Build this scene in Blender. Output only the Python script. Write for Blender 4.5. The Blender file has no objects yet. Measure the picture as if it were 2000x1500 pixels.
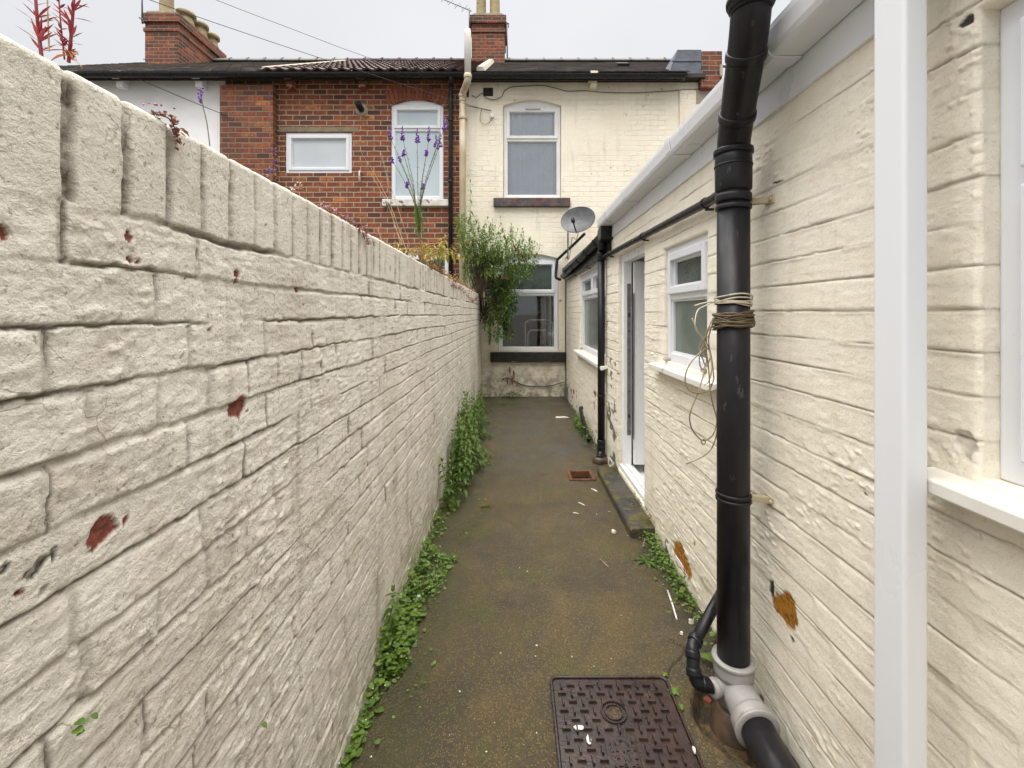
import bpy, math, random
import numpy as np
from mathutils import Vector, Matrix
random.seed(7)
SC = bpy.context.scene
COL = SC.collection
R = math.radians
V = Vector
# ---------------------------------------------------------------- setting out
F, CX, CY, H = 880.0, 1003.0, 612.0, 1.45      # lens (px), vanishing point, eye height
XL, XR, YF = -0.556, 0.914, 7.83               # left wall, right wall, house fronts
def fx(px, Y=YF): return (px-CX)/F*Y
def fz(py, Y=YF): return H-(py-CY)/F*Y
def ry(px, X=XR): return F*X/(px-CX)           # distance along a wall at X
def gy(py, z=0): return F*(H-z)/(py-CY)        # distance on the ground
def at(px, py, Y): return V((fx(px, Y), Y, fz(py, Y)))

# ---------------------------------------------------------------- numpy noise
def _h(ix, iy, s):
    n = (ix.astype(np.int64)*374761393 + iy.astype(np.int64)*668265263 + s*1442695041) & 0x7fffffff
    n = ((n ^ (n >> 13))*1274126177) & 0x7fffffff
    n = ((n ^ (n >> 16))*668265263) & 0x7fffffff
    return ((n ^ (n >> 15)) & 0xffff)/65535.0
def vn(x, y, s=0):
    x = np.asarray(x, float); y = np.asarray(y, float); x, y = np.broadcast_arrays(x, y)
    ix = np.floor(x); iy = np.floor(y); fx_ = x-ix; fy_ = y-iy
    u = fx_**3*(fx_*(fx_*6-15)+10); v = fy_**3*(fy_*(fy_*6-15)+10)
    a = _h(ix, iy, s); b = _h(ix+1, iy, s); c = _h(ix, iy+1, s); d = _h(ix+1, iy+1, s)
    return (a+(b-a)*u)*(1-v)+(c+(d-c)*u)*v
def fbm(x, y, o=4, s=0):
    t = 0; a = .5; n = 0
    for i in range(o):
        t = t+a*vn(x*2**i+i*17.3, y*2**i+i*9.1, s+i); n += a; a *= .5
    return t/n
def sst(a, b, x):
    t = np.clip((x-a)/(b-a), 0, 1); return t*t*(3-2*t)

# ---------------------------------------------------------------- mesh builder
class MB:
    def __init__(s): s.v = []; s.f = []; s.t = []; s.sm = []; s.mi = []
    def add(s, vs, fs, tint=0.5, smooth=False, mi=0):
        o = len(s.v); s.v.extend([tuple(p) for p in vs])
        for f in fs:
            s.f.append(tuple(i+o for i in f)); s.t.append(tint); s.sm.append(smooth); s.mi.append(mi)
    def box(s, x0, x1, y0, y1, z0, z1, tint=.5):
        vs = [(x, y, z) for x in (x0, x1) for y in (y0, y1) for z in (z0, z1)]
        s.add(vs, [(0,1,3,2),(4,6,7,5),(0,4,5,1),(2,3,7,6),(0,2,6,4),(1,5,7,3)], tint)
    def obox(s, c, ax, ay, az, tint=.5):
        c = V(c); ax, ay, az = V(ax), V(ay), V(az)
        vs = [c+i*ax+j*ay+k*az for i in (-1,1) for j in (-1,1) for k in (-1,1)]
        s.add(vs, [(0,1,3,2),(4,6,7,5),(0,4,5,1),(2,3,7,6),(0,2,6,4),(1,5,7,3)], tint)
    def tube(s, path, r, seg=12, caps=True, tint=.5):
        P = [V(p) for p in path]; n = len(P)
        rs = r if isinstance(r, (list, tuple)) else [r]*n
        T = []
        for i in range(n):
            d = (P[min(i+1, n-1)]-P[max(i-1, 0)])
            if d.length < 1e-9: d = V((0,0,1))
            T.append(d.normalized())
        a = V((0,0,1)) if abs(T[0].z) < .9 else V((1,0,0))
        N = (a-T[0]*a.dot(T[0])).normalized(); vs = []
        for i in range(n):
            N = (N-T[i]*N.dot(T[i])).normalized(); B = T[i].cross(N)
            for k in range(seg):
                an = 2*math.pi*k/seg
                vs.append(P[i]+(N*math.cos(an)+B*math.sin(an))*rs[i])
        fs = [(i*seg+k, i*seg+(k+1) % seg, (i+1)*seg+(k+1) % seg, (i+1)*seg+k) for i in range(n-1) for k in range(seg)]
        s.add(vs, fs, tint, seg > 4)
        if caps:
            o = len(s.v)-n*seg
            s.f += [tuple(o+k for k in reversed(range(seg))), tuple(o+(n-1)*seg+k for k in range(seg))]
            s.t += [tint]*2; s.sm += [False]*2; s.mi += [0]*2
    def lathe(s, base, axis, prof, seg=24, tint=.5):
        base = V(base); axis = V(axis).normalized()
        s.tube([base+axis*(p[1]+i*1e-6) for i, p in enumerate(prof)], [p[0] for p in prof], seg, True, tint)
    def sweep(s, prof, p0, p1, U, W, closed=True, tint=.5, smooth=False):
        p0, p1, U, W = V(p0), V(p1), V(U), V(W); n = len(prof)
        vs = [p0+U*a+W*b for a, b in prof]+[p1+U*a+W*b for a, b in prof]
        rng = range(n) if closed else range(n-1)
        s.add(vs, [(i, (i+1) % n, n+(i+1) % n, n+i) for i in rng], tint, smooth)
        if closed:
            o = len(s.v)-2*n
            s.f += [tuple(o+i for i in reversed(range(n))), tuple(o+n+i for i in range(n))]
            s.t += [tint]*2; s.sm += [False]*2; s.mi += [0]*2
    def leaf(s, p, d, up, L, W, droop=.3, tint=.5, fold=.25, mi=0, prof=(0,.75,1,.62,0)):
        p = V(p); d = V(d).normalized(); up = V(up)
        side = d.cross(up)
        if side.length < 1e-4: side = d.cross(V((.3,.9,.1)))
        side.normalize(); nrm = side.cross(d).normalized()
        m = len(prof)-1; c = []; l = []; r = []
        for i, w in enumerate(prof):
            t = i/m
            q = p+d*(L*t*(1-.25*droop*t))-V((0,0,1))*(droop*L*t*t)
            c.append(q); l.append(q+side*(W/2*w)+nrm*(fold*W/2*w)); r.append(q-side*(W/2*w)+nrm*(fold*W/2*w))
        vs = [c[0]]; fs = []
        for i in range(1, m): vs += [c[i], l[i], r[i]]
        vs.append(c[m]); e = len(vs)-1
        fs += [(0,1,2),(0,3,1)]
        for i in range(1, m-1):
            a = 1+(i-1)*3; b = a+3
            fs += [(a,b,b+1,a+1),(a,a+2,b+2,b)]
        a = 1+(m-2)*3
        fs += [(a,e,a+1),(a,a+2,e)]
        s.add(vs, fs, tint, True, mi)
    def blob(s, c, r, tint=.5, mi=0, sq=(1,1,1)):
        c = V(c)
        vs = [c+V((dx*r*sq[0]*random.uniform(.8,1.2), dy*r*sq[1]*random.uniform(.8,1.2), dz*r*sq[2]*random.uniform(.8,1.2))) for dx, dy, dz in ((1,0,0),(-1,0,0),(0,1,0),(0,-1,0),(0,0,1),(0,0,-1))]
        s.add(vs, [(0,2,4),(2,1,4),(1,3,4),(3,0,4),(2,0,5),(1,2,5),(3,1,5),(0,3,5)], tint, False, mi)
    def mesh(s, name, mats):
        me = bpy.data.meshes.new(name); me.from_pydata(s.v, [], s.f)
        a = me.attributes.new('tint', 'FLOAT', 'FACE'); a.data.foreach_set('value', np.array(s.t, dtype=np.float32))
        me.polygons.foreach_set('use_smooth', np.array(s.sm, dtype=bool))
        for m in (mats if isinstance(mats, (list, tuple)) else [mats]): me.materials.append(m)
        me.polygons.foreach_set('material_index', np.array(s.mi, dtype=np.int32))
        me.update(); return me

def link(name, me, parent=None):
    """a part keeps world coordinates under its thing; a lone mesh gets its origin at its base"""
    o = bpy.data.objects.new(name, me); COL.objects.link(o)
    if parent is not None:
        o.parent = parent
        if parent.type == 'EMPTY': o.location = -parent.location
        elif parent.parent is None: o.location = -parent.location
    else:
        n = len(me.vertices); co = np.empty(n*3); me.vertices.foreach_get('co', co); co = co.reshape(-1, 3)
        b = np.array([(co[:,0].min()+co[:,0].max())/2, (co[:,1].min()+co[:,1].max())/2, co[:,2].min()])
        me.vertices.foreach_set('co', (co-b).ravel()); me.update(); o.location = b
    return o
def obj(name, mb, mats, parent=None, bevel=0, seg=2):
    o = link(name, mb.mesh(name, mats), parent)
    if bevel:
        m = o.modifiers.new('bevel', 'BEVEL'); m.width = bevel; m.segments = seg; m.limit_method = 'ANGLE'; m.angle_limit = R(40)
    return o
def tag(o, label=None, cat=None, group=None, kind=None):
    if label: o['label'] = label
    if cat: o['category'] = cat
    if group: o['group'] = group
    if kind: o['kind'] = kind
    return o
def thing(name, loc, label, cat, group=None):
    o = bpy.data.objects.new(name, None); COL.objects.link(o); o.location = loc; o.empty_display_size = .1
    bpy.context.view_layer.update()
    return tag(o, label, cat, group)
def copy_tree(o, parent=None):
    c = o.copy(); COL.objects.link(c)
    if parent is not None: c.parent = parent
    for ch in list(o.children): copy_tree(ch, c)
    return c
def crom(pts, n=8):
    P = [V(p) for p in pts]; P = [P[0]*2-P[1]]+P+[P[-1]*2-P[-2]]; out = []
    for i in range(1, len(P)-2):
        a, b, c, d = P[i-1:i+3]
        for k in range(n):
            t = k/n
            out.append(.5*((2*b)+(c-a)*t+(2*a-5*b+4*c-d)*t*t+(3*b-a-3*c+d)*t**3))
    out.append(P[-2]); return out
def grid_mesh(name, P, keep=None, attrs=None, mats=None, extra=None):
    """P: (rows, cols, 3) array -> quad mesh; keep: (rows-1, cols-1) mask"""
    nr, nc = P.shape[:2]
    idx = np.arange(nr*nc).reshape(nr, nc)
    q = np.stack([idx[:-1,:-1], idx[:-1,1:], idx[1:,1:], idx[1:,:-1]], -1)
    q = q[keep] if keep is not None else q.reshape(-1, 4)
    v = P.reshape(-1, 3); at_ = {k: a.ravel() for k, a in (attrs or {}).items()}
    if extra is not None:
        ev, ef, ea = extra
        q = np.vstack([q, ef]); v = np.vstack([v, ev])
        for k in at_: at_[k] = np.concatenate([at_[k], ea[k]])
    me = bpy.data.meshes.new(name)
    me.vertices.add(len(v)); me.vertices.foreach_set('co', v.ravel())
    me.loops.add(len(q)*4); me.loops.foreach_set('vertex_index', q.ravel().astype(np.int32))
    me.polygons.add(len(q)); me.polygons.foreach_set('loop_start', np.arange(0, len(q)*4, 4, dtype=np.int32))
    me.polygons.foreach_set('use_smooth', np.ones(len(q), dtype=bool))
    for k, a in at_.items():
        at2 = me.attributes.new(k, 'FLOAT', 'POINT'); at2.data.foreach_set('value', a.astype(np.float32))
    if mats is not None: me.materials.append(mats)
    me.update(calc_edges=True); me.validate(); return me

# ---------------------------------------------------------------- materials
class NT:
    def __init__(s, name):
        s.m = bpy.data.materials.new(name); s.m.use_nodes = True
        s.t = s.m.node_tree; s.t.nodes.clear()
        s.out = s.t.nodes.new('ShaderNodeOutputMaterial')
    def n(s, typ, ins=None, **kw):
        nd = s.t.nodes.new('ShaderNode'+typ)
        for k, v in kw.items(): setattr(nd, k, v)
        for k, v in (ins or {}).items(): s.set(nd.inputs[k], v)
        return nd
    def set(s, i, v):
        if isinstance(v, bpy.types.NodeSocket): s.t.links.new(v, i)
        elif isinstance(v, (tuple, list)) and i.type == 'RGBA' and len(v) == 3: i.default_value = (*v, 1)
        else: i.default_value = v
    def M(s, op, a, b=0, c=None):
        nd = s.t.nodes.new('ShaderNodeMath'); nd.operation = op
        s.set(nd.inputs[0], a); s.set(nd.inputs[1], b)
        if c is not None: s.set(nd.inputs[2], c)
        return nd.outputs[0]
    def pos(s): return s.n('NewGeometry').outputs['Position']
    def xyz(s, v=None):
        nd = s.n('SeparateXYZ', {0: v or s.pos()}); return nd.outputs
    def scaled(s, v, sc):
        return s.n('VectorMath', {0: v, 1: sc}, operation='MULTIPLY').outputs[0]
    def noise(s, scale, det=4, rough=.55, vec=None, dist=0):
        return s.n('TexNoise', {'Vector': vec or s.pos(), 'Scale': scale, 'Detail': det, 'Roughness': rough, 'Distortion': dist}).outputs[0]
    def vor(s, scale, vec=None, feat='F1', out=0):
        return s.n('TexVoronoi', {'Vector': vec or s.pos(), 'Scale': scale}, feature=feat).outputs[out]
    def rng(s, x, a, b, c=0, d=1):
        return s.n('MapRange', {0: x, 1: a, 2: b, 3: c, 4: d}, clamp=True, interpolation_type='SMOOTHSTEP').outputs[0]
    def mix(s, f, a, b, blend='MIX'):
        nd = s.n('Mix', data_type='RGBA', blend_type=blend)
        s.set(nd.inputs[0], f); s.set(nd.inputs[6], a); s.set(nd.inputs[7], b); return nd.outputs[2]
    def ramp(s, f, stops, interp='LINEAR'):
        nd = s.n('ValToRGB', {0: f}); cr = nd.color_ramp; cr.interpolation = interp
        while len(cr.elements) < len(stops): cr.elements.new(.5)
        for e, (p, c) in zip(cr.elements, stops): e.position = p; e.color = (*c, 1)
        return nd.outputs[0]
    def attr(s, name): return s.n('Attribute', attribute_name=name).outputs['Fac']
    def bump(s, h, strength=.5, dist=.01, nrm=None):
        ins = {'Height': h, 'Strength': strength, 'Distance': dist}
        if nrm is not None: ins['Normal'] = nrm
        return s.n('Bump', ins).outputs[0]
    def bsdf(s, col, rough=.6, nrm=None, **kw):
        ins = {'Base Color': col, 'Roughness': rough}
        if nrm is not None: ins['Normal'] = nrm
        ins.update(kw); b = s.n('BsdfPrincipled', ins); s.t.links.new(b.outputs[0], s.out.inputs[0]); return b

def plain(name, c1, c2=None, scale=6, rough=.6, bump=.1, bscale=60, bd=.003, metal=0, stretch=(1,1,1), spots=None, coat=0):
    t = NT(name); p = t.scaled(t.pos(), stretch); c2 = c2 or c1
    col = t.mix(t.rng(t.noise(scale, 5, .6, p), .35, .65), c1, c2)
    if spots:
        sc, lo, hi, c3 = spots
        col = t.mix(t.rng(t.noise(sc, 5, .65, p), lo, hi), col, c3)
    b = t.noise(bscale, 3, .6, p)
    r = t.rng(t.noise(scale*2.3, 4, .6, p), .3, .7, max(.05, rough-.1), rough+.1)
    t.bsdf(col, r, t.bump(b, bump, bd), Metallic=metal, **({'Specular IOR Level': .3} if 'black' in name else {}), **({'Coat Weight': coat} if coat else {}))
    return t.m

def brick_pattern(t, w, h, mw, dist=.006):
    o = t.xyz()
    nx = t.M('MULTIPLY', t.M('SUBTRACT', t.noise(9, 3), .5), dist*2)
    nz = t.M('MULTIPLY', t.M('SUBTRACT', t.noise(7, 3, vec=t.n('VectorMath', {0: t.pos(), 1: (5, 3, 9)}, operation='ADD').outputs[0]), .5), dist*2)
    u = t.M('ADD', t.M('ADD', o[0], o[1]), nx); z = t.M('ADD', o[2], nz)
    zr = t.M('DIVIDE', z, h); row = t.M('FLOOR', zr)
    ur = t.M('ADD', t.M('DIVIDE', u, w), t.M('MULTIPLY', t.M('MODULO', row, 2), .5)); col = t.M('FLOOR', ur)
    fu = t.M('MULTIPLY', t.M('PINGPONG', ur, .5), w); fzz = t.M('MULTIPLY', t.M('PINGPONG', zr, .5), h)
    d = t.M('MINIMUM', fu, fzz)
    mort = t.rng(d, mw*.35, mw, 1, 0)
    wn = t.n('TexWhiteNoise', {0: t.n('CombineXYZ', {0: row, 1: col, 2: 3.3}).outputs[0]}, noise_dimensions='3D')
    return mort, wn.outputs[0], wn.outputs[1], d

def red_brick(name, w=.235, h=.089, mw=.0125, cols=None, mortar=(.46,.35,.21), soot=.5):
    t = NT(name); mort, rnd, rc, d = brick_pattern(t, w, h, mw)
    cols = cols or [(0,(.05,.022,.018)),(.10,(.12,.036,.026)),(.28,(.22,.054,.026)),(.5,(.29,.072,.029)),(.68,(.20,.050,.027)),(.84,(.34,.092,.031)),(.93,(.12,.055,.04)),(1,(.50,.17,.045))]
    base = t.ramp(rnd, cols)
    base = t.mix(t.rng(t.noise(19, 6, .75), .40, .62, 0, .72), base, (.085,.032,.026))
    base = t.mix(t.rng(t.noise(1.5, 6, .65), .44, .66, 0, soot), base, (.06,.03,.025))
    base = t.mix(t.rng(t.noise(30, 4, .7), .62, .72, 0, .35), base, (.35,.25,.18))
    mc = t.mix(t.noise(20), mortar, tuple(c*.55 for c in mortar))
    col = t.mix(t.M('MULTIPLY', mort, t.rng(t.noise(3, 3), .2, .5, .7, 1)), base, mc)
    hgt = t.M('ADD', t.M('MULTIPLY', t.M('SUBTRACT', 1, mort), 1.), t.M('MULTIPLY', t.noise(60, 4, .7), .5))
    t.bsdf(col, .85, t.bump(hgt, .8, .008)); return t.m

def painted_facade(name, c1, c2, w=.235, h=.089, dirt=(.25,.19,.12), flake=.70):
    t = NT(name); mort, rnd, rc, d = brick_pattern(t, w, h, .007, .020)
    col = t.mix(t.rng(t.noise(1.6, 5, .6), .35, .7), c1, c2)
    col = t.mix(t.M('MULTIPLY', rnd, .12), col, tuple(c*.82 for c in c1))
    col = t.mix(t.M('MULTIPLY', mort, t.rng(t.noise(2.2, 4), .45, .8, 0, .16)), col, dirt)
    st = t.noise(5, 5, .65, t.scaled(t.pos(), (1.6,1,.22)))
    col = t.mix(t.rng(st, .54, .76, 0, .24), col, dirt)
    col = t.mix(t.rng(t.noise(4.5, 7, .72), flake, flake+.03, 0, .85), col, (.16,.085,.05))
    o = t.xyz(); low = t.M('MULTIPLY', t.rng(o[2], .0, 1.0, 1, 0), t.rng(t.noise(6, 6, .7), .36, .62))
    col = t.mix(t.M('MULTIPLY', low, .8), col, (.13,.10,.06))
    hgt = t.M('ADD', t.M('MULTIPLY', t.M('SUBTRACT', 1, mort), t.rng(t.noise(1.7, 3), .36, .62, .03, .42)), t.M('MULTIPLY', t.noise(28, 5, .7), .75))
    t.bsdf(col, .75, t.bump(hgt, 1., .012)); return t.m

def wall_paint(name, c1, c2, grime, fine=70, gb=.6, algae=1, chipc=(.24,.055,.03), bs=.9, bdist=.008, grit=1.):
    """painted brick wall whose relief is real geometry; attributes: joint, chip, dark"""
    t = NT(name); p = t.pos(); o = t.xyz(p)
    big = t.noise(2.6, 6, .65); med = t.noise(11, 6, .7)
    col = t.mix(t.rng(big, .32, .68), c1, c2)
    col = t.mix(t.rng(med, .45, .75, 0, .45), col, grime)
    j = t.attr('joint')
    col = t.mix(t.M('MULTIPLY', j, t.rng(t.noise(9, 6, .72), .26, .54, .15, gb)), col, (.105,.075,.042))
    st = t.noise(7, 6, .65, t.scaled(p, (1,1.5,.10)))
    col = t.mix(t.rng(st, .52, .74, 0, .55*grit), col, tuple(g*.75 for g in grime))
    col = t.mix(t.rng(t.vor(55), .0, .16, .35, 0), col, tuple(g*.4 for g in grime))
    sp = t.noise(95, 3, .7)
    col = t.mix(t.M('MULTIPLY', t.rng(sp, .56, .70), t.rng(t.noise(5, 6, .7), .36, .62, .12*grit, .75*grit)), col, tuple(g*.42 for g in grime))
    ck = t.n('TexVoronoi', {'Vector': t.n('VectorMath', {0: t.scaled(p, (1,1,1.7)), 1: t.scaled(t.n('TexNoise', {'Vector': p, 'Scale': 18., 'Detail': 4.}).outputs['Color'], (.06,.06,.06))}, operation='ADD').outputs[0], 'Scale': 13.}, feature='DISTANCE_TO_EDGE').outputs['Distance']
    col = t.mix(t.M('MULTIPLY', t.rng(ck, .004, .022, 1, 0), t.rng(t.noise(4.2, 6, .7), .50, .62, 0, .6*gb*grit)), col, (.12,.09,.05))
    al = t.M('MULTIPLY', t.rng(t.M('ADD', o[2], t.M('MULTIPLY', t.noise(4, 5), .5)), .25, .55, .75*algae, 0), t.rng(t.noise(9, 6, .7), .3, .6))
    col = t.mix(al, col, (.21,.185,.085))
    ch = t.attr('chip')
    bk = t.mix(t.rng(t.noise(45, 5, .7), .35, .65), chipc, tuple(c*.35 for c in chipc))
    col = t.mix(ch, col, bk)
    col = t.mix(t.attr('dark'), col, (.035,.03,.024))
    h = t.M('ADD', t.noise(fine, 6, .72), t.M('MULTIPLY', t.noise(fine*3.2, 3, .7), .45))
    t.bsdf(col, .74, t.bump(h, bs, bdist)); return t.m

def leaf_mat(name, dark, light, tr=.3, rough=.5):
    t = NT(name); a = t.attr('tint')
    col = t.mix(a, dark, light); col = t.mix(t.rng(t.noise(40, 3), .35, .7, 0, .35), col, tuple(c*.6 for c in dark))
    b = t.n('BsdfPrincipled', {'Base Color': col, 'Roughness': rough})
    tl = t.n('BsdfTranslucent', {'Color': t.mix(.5, col, light)})
    mx = t.n('MixShader', {0: tr, 1: b.outputs[0], 2: tl.outputs[0]}); t.t.links.new(mx.outputs[0], t.out.inputs[0]); return t.m

def glass_mat(name, tint=(.93,.95,.97), dusty=.025):
    t = NT(name)
    tr = t.n('BsdfTransparent', {'Color': tint}); g = t.n('BsdfGlossy', {'Color': (1,1,1), 'Roughness': .03, 'Normal': t.bump(t.noise(1.2, 1), .04, .05)})
    fr = t.n('Fresnel', {'IOR': 1.52}).outputs[0]
    mx = t.n('MixShader', {0: t.M('MINIMUM', t.M('MULTIPLY', fr, 1.6), 1.0), 1: tr.outputs[0], 2: g.outputs[0]})
    d = t.n('BsdfDiffuse', {'Color': (.5,.5,.48)})
    m2 = t.n('MixShader', {0: t.rng(t.noise(3, 6, .7), .3, .8, 0, dusty*2), 1: mx.outputs[0], 2: d.outputs[0]})
    t.t.links.new(m2.outputs[0], t.out.inputs[0]); return t.m

MT = {}
MT['wall_left'] = wall_paint('weathered_white_paint', (.725,.68,.60), (.63,.58,.495), (.40,.335,.245), 62, gb=1., bs=.9, bdist=.007)
MT['wall_right'] = wall_paint('cream_masonry_paint', (.78,.70,.56), (.72,.64,.50), (.56,.46,.31), 55, .55, .45)
MT['cream'] = painted_facade('cream_facade_paint', (.83,.77,.635), (.77,.70,.56), flake=.645)
MT['white_render'] = plain('white_render', (.84,.84,.85), (.77,.77,.78), 2, .8, .3, 40)
MT['red_brick'] = red_brick('red_brick')
MT['chimney_brick'] = red_brick('chimney_brick', .235, .085, .013, [(0,(.05,.025,.018)),(.3,(.19,.046,.026)),(.6,(.27,.062,.03)),(.85,(.22,.05,.03)),(1,(.46,.14,.045))], (.26,.19,.11), .92)
MT['pvc'] = plain('white_pvc', (.72,.735,.765), (.71,.725,.755), 1.5, .36, .02, 90, .001)
MT['pvc_dirty'] = plain('aged_white_pvc', (.74,.74,.73), (.68,.67,.65), 4, .4, .05, 20, .003, spots=(5, .66, .85, (.5,.46,.38)))
MT['black_pipe'] = plain('black_painted_pipe', (.008,.008,.010), (.016,.0145,.017), 9, .38, .35, 34, .002, stretch=(1,1,.35), spots=(30, .655, .68, (.05,.046,.042)))
MT['black_plastic'] = plain('black_plastic', (.009,.009,.011), (.015,.015,.017), 9, .33, .1, 40, .002)
MT['grey_plastic'] = plain('grey_plastic', (.32,.31,.30), (.27,.26,.245), 12, .45, .1, 40, .002, spots=(14, .6, .72, (.22,.19,.14)))
MT['clay'] = plain('stained_clay', (.12,.075,.045), (.05,.038,.03), 14, .5, .4, 40, .006, spots=(9, .56, .66, (.26,.17,.06)))
MT['slate_flat'] = plain('roof_slate', (.13,.12,.135), (.20,.18,.19), 5, .45, .5, 30, .01, spots=(3, .55, .7, (.19,.18,.12)))
MT['pantile'] = plain('brown_pantile', (.075,.035,.028), (.05,.03,.028), 5, .75, .4, 40, .008)
MT['lead'] = plain('lead_sheet', (.10,.115,.14), (.065,.075,.095), 4, .5, .4, 14, .02)
MT['terracotta'] = plain('buff_chimney_pot', (.33,.26,.13), (.24,.19,.10), 7, .8, .3, 30, spots=(5, .56, .7, (.10,.08,.05)))
MT['stone'] = plain('stone_lintel', (.24,.19,.11), (.18,.14,.09), 8, .85, .4, 50)
MT['mortar'] = plain('cement_mortar', (.42,.38,.31), (.30,.26,.2), 8, .9, .6, 40, .008)
MT['timber'] = plain('dark_eaves_timber', (.02,.014,.012), (.035,.022,.018), 8, .7, .3, 30)
MT['sill_white'] = plain('flaking_white_sill', (.66,.64,.60), (.52,.49,.44), 8, .75, .5, 40, .006, spots=(7, .56, .62, (.13,.10,.08)))
MT['sill_red'] = plain('peeling_sill_paint', (.035,.037,.045), (.10,.075,.06), 8, .7, .5, 40, .006, spots=(7, .55, .62, (.17,.035,.035)))
MT['sill_black'] = plain('peeling_black_sill', (.018,.016,.016), (.035,.028,.024), 9, .6, .5, 40, .006, spots=(4.5, .62, .66, (.30,.24,.13)))
MT['rust_pipe'] = plain('stained_cream_pipe', (.56,.50,.38), (.40,.32,.2), 5, .6, .3, 30, stretch=(1,1,.3), spots=(4, .52, .68, (.24,.13,.05)))
MT['white_pipe'] = plain('white_plastic_pipe', (.72,.70,.66), (.60,.57,.5), 5, .45, .1, 30, stretch=(1,1,.3))
MT['orange'] = plain('orange_filler_foam', (.36,.13,.010), (.24,.085,.012), 24, .8, .8, 70, .006)
MT['rust'] = plain('rusty_iron', (.16,.062,.022), (.08,.032,.018), 20, .8, .5, 60, .004)
MT['iron'] = plain('cast_iron_cover', (.022,.014,.013), (.040,.022,.017), 14, .30, .5, 80, .003, spots=(11, .62, .7, (.09,.055,.035)))
MT['dirt'] = plain('caked_dirt', (.16,.11,.05), (.06,.045,.025), 60, .9, .9, 90, .01)
MT['metal_grey'] = plain('grey_lock_metal', (.22,.23,.24), (.30,.30,.30), 20, .35, .05, 40, metal=.7)
MT['dish'] = plain('grey_dish_metal', (.065,.068,.075), (.10,.10,.105), 7, .38, .1, 30, spots=(12, .6, .68, (.05,.05,.05)))
MT['aerial'] = plain('dull_aluminium', (.13,.13,.14), (.18,.18,.18), 20, .5, .05, 40, metal=.5)
MT['wire'] = plain('black_cable', (.03,.028,.026), (.05,.045,.04), 20, .6, .05, 40)
MT['cable_white'] = plain('grubby_white_cable', (.58,.53,.42), (.46,.40,.30), 30, .45, .05, 40)
MT['cable_brown'] = plain('grubby_brown_cable', (.10,.072,.036), (.15,.11,.06), 30, .5, .05, 40)
MT['cable_tan'] = plain('grubby_tan_cable', (.30,.24,.15), (.16,.12,.07), 16, .5, .05, 40)
MT['step'] = plain('dark_stone_step', (.035,.035,.038), (.07,.06,.045), 7, .5, .6, 30, .014, spots=(6, .48, .60, (.10,.085,.025)))
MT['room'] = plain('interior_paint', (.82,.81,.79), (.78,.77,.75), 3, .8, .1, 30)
MT['room_dark'] = plain('dim_interior', (.022,.023,.024), (.015,.016,.017), 3, .9, .1, 30)  # unlit look of the rooms put into the base colour
MT['door_white'] = plain('white_door_skin', (.86,.86,.87), (.84,.84,.85), 3, .35, .03, 12)
MT['curtain'] = plain('net_curtain', (.88,.91,.93), (.85,.885,.91), 2, .9, .2, 30, stretch=(3,1,.1))
MT['frost'] = plain('frosted_pane', (.40,.48,.52), (.46,.54,.58), 1.5, .16, .05, 60, coat=.6)
MT['frost_low'] = plain('bright_frosted_pane', (.52,.56,.58), (.47,.51,.54), 1.5, .15, .05, 60, coat=.6)
def obscure(name, c1, c2, sc, rough, bs):
    t = NT(name)
    col = t.mix(t.rng(t.noise(5, 4, .6), .35, .65), c1, c2)
    v = t.vor(sc); t.bsdf(col, rough, t.bump(t.M('ADD', v, t.noise(sc*.8, 2)), bs, .004), **{'Specular IOR Level': .6}); return t.m
MT['obscure'] = obscure('obscured_glass', (.10,.135,.115), (.145,.175,.15), 160, .13, .10)
MT['obscure_dots'] = obscure('stippled_obscured_glass', (.028,.045,.038), (.06,.08,.068), 130, .10, .35)
MT['glass'] = glass_mat('window_glass')
MT['leaf_bush'] = leaf_mat('bush_leaf', (.035,.095,.016), (.23,.37,.065))
MT['leaf_weed'] = leaf_mat('weed_leaf', (.048,.105,.014), (.165,.27,.036))
MT['leaf_yellow'] = leaf_mat('yellowing_leaf', (.16,.17,.02), (.46,.34,.04), .4)
MT['leaf_orange'] = leaf_mat('orange_leaf', (.28,.09,.03), (.42,.17,.07), .3)
MT['stem'] = leaf_mat('green_stem', (.10,.11,.045), (.20,.19,.08), .05)
MT['stem_brown'] = leaf_mat('woody_stem', (.07,.045,.025), (.16,.11,.06), .05)
MT['straw'] = leaf_mat('dry_straw', (.38,.26,.14), (.52,.40,.25), .1)
MT['purple'] = leaf_mat('purple_petal', (.12,.03,.30), (.25,.10,.48), .2)
MT['pink'] = leaf_mat('pink_petal', (.30,.12,.22), (.55,.30,.42), .3)
MT['red_stalk'] = leaf_mat('red_seed_stalk', (.20,.018,.028), (.38,.055,.06), .1)
MT['russet'] = leaf_mat('russet_foliage', (.15,.055,.028), (.27,.12,.05), .2)
MT['white_petal'] = leaf_mat('white_petal', (.6,.6,.62), (.75,.75,.78), .2)
MT['seed_brown'] = leaf_mat('spent_flower', (.12,.04,.02), (.22,.08,.03), .1)
MT['flake'] = plain('paint_flake', (.74,.70,.60), (.66,.62,.52), 30, .8, .4, 60)
MT['plaster_bit'] = plain('white_scrap', (.75,.74,.72), (.66,.65,.62), 30, .8, .3, 60)
MT['brick_bit'] = plain('broken_brick', (.28,.07,.04), (.2,.05,.03), 30, .9, .6, 60)
MT['dark_pot'] = plain('shaded_drain_pot', (.012,.010,.008), (.02,.015,.01), 9, .3, .1, 30)  # drain pot: shade inside the hole put into the colour
t = NT('roof_slates'); c_ = t.ramp(t.attr('tint'), [(0,(.07,.065,.07)),(.35,(.15,.13,.13)),(.6,(.11,.11,.10)),(.8,(.20,.165,.16)),(1,(.10,.085,.10))])
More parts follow.
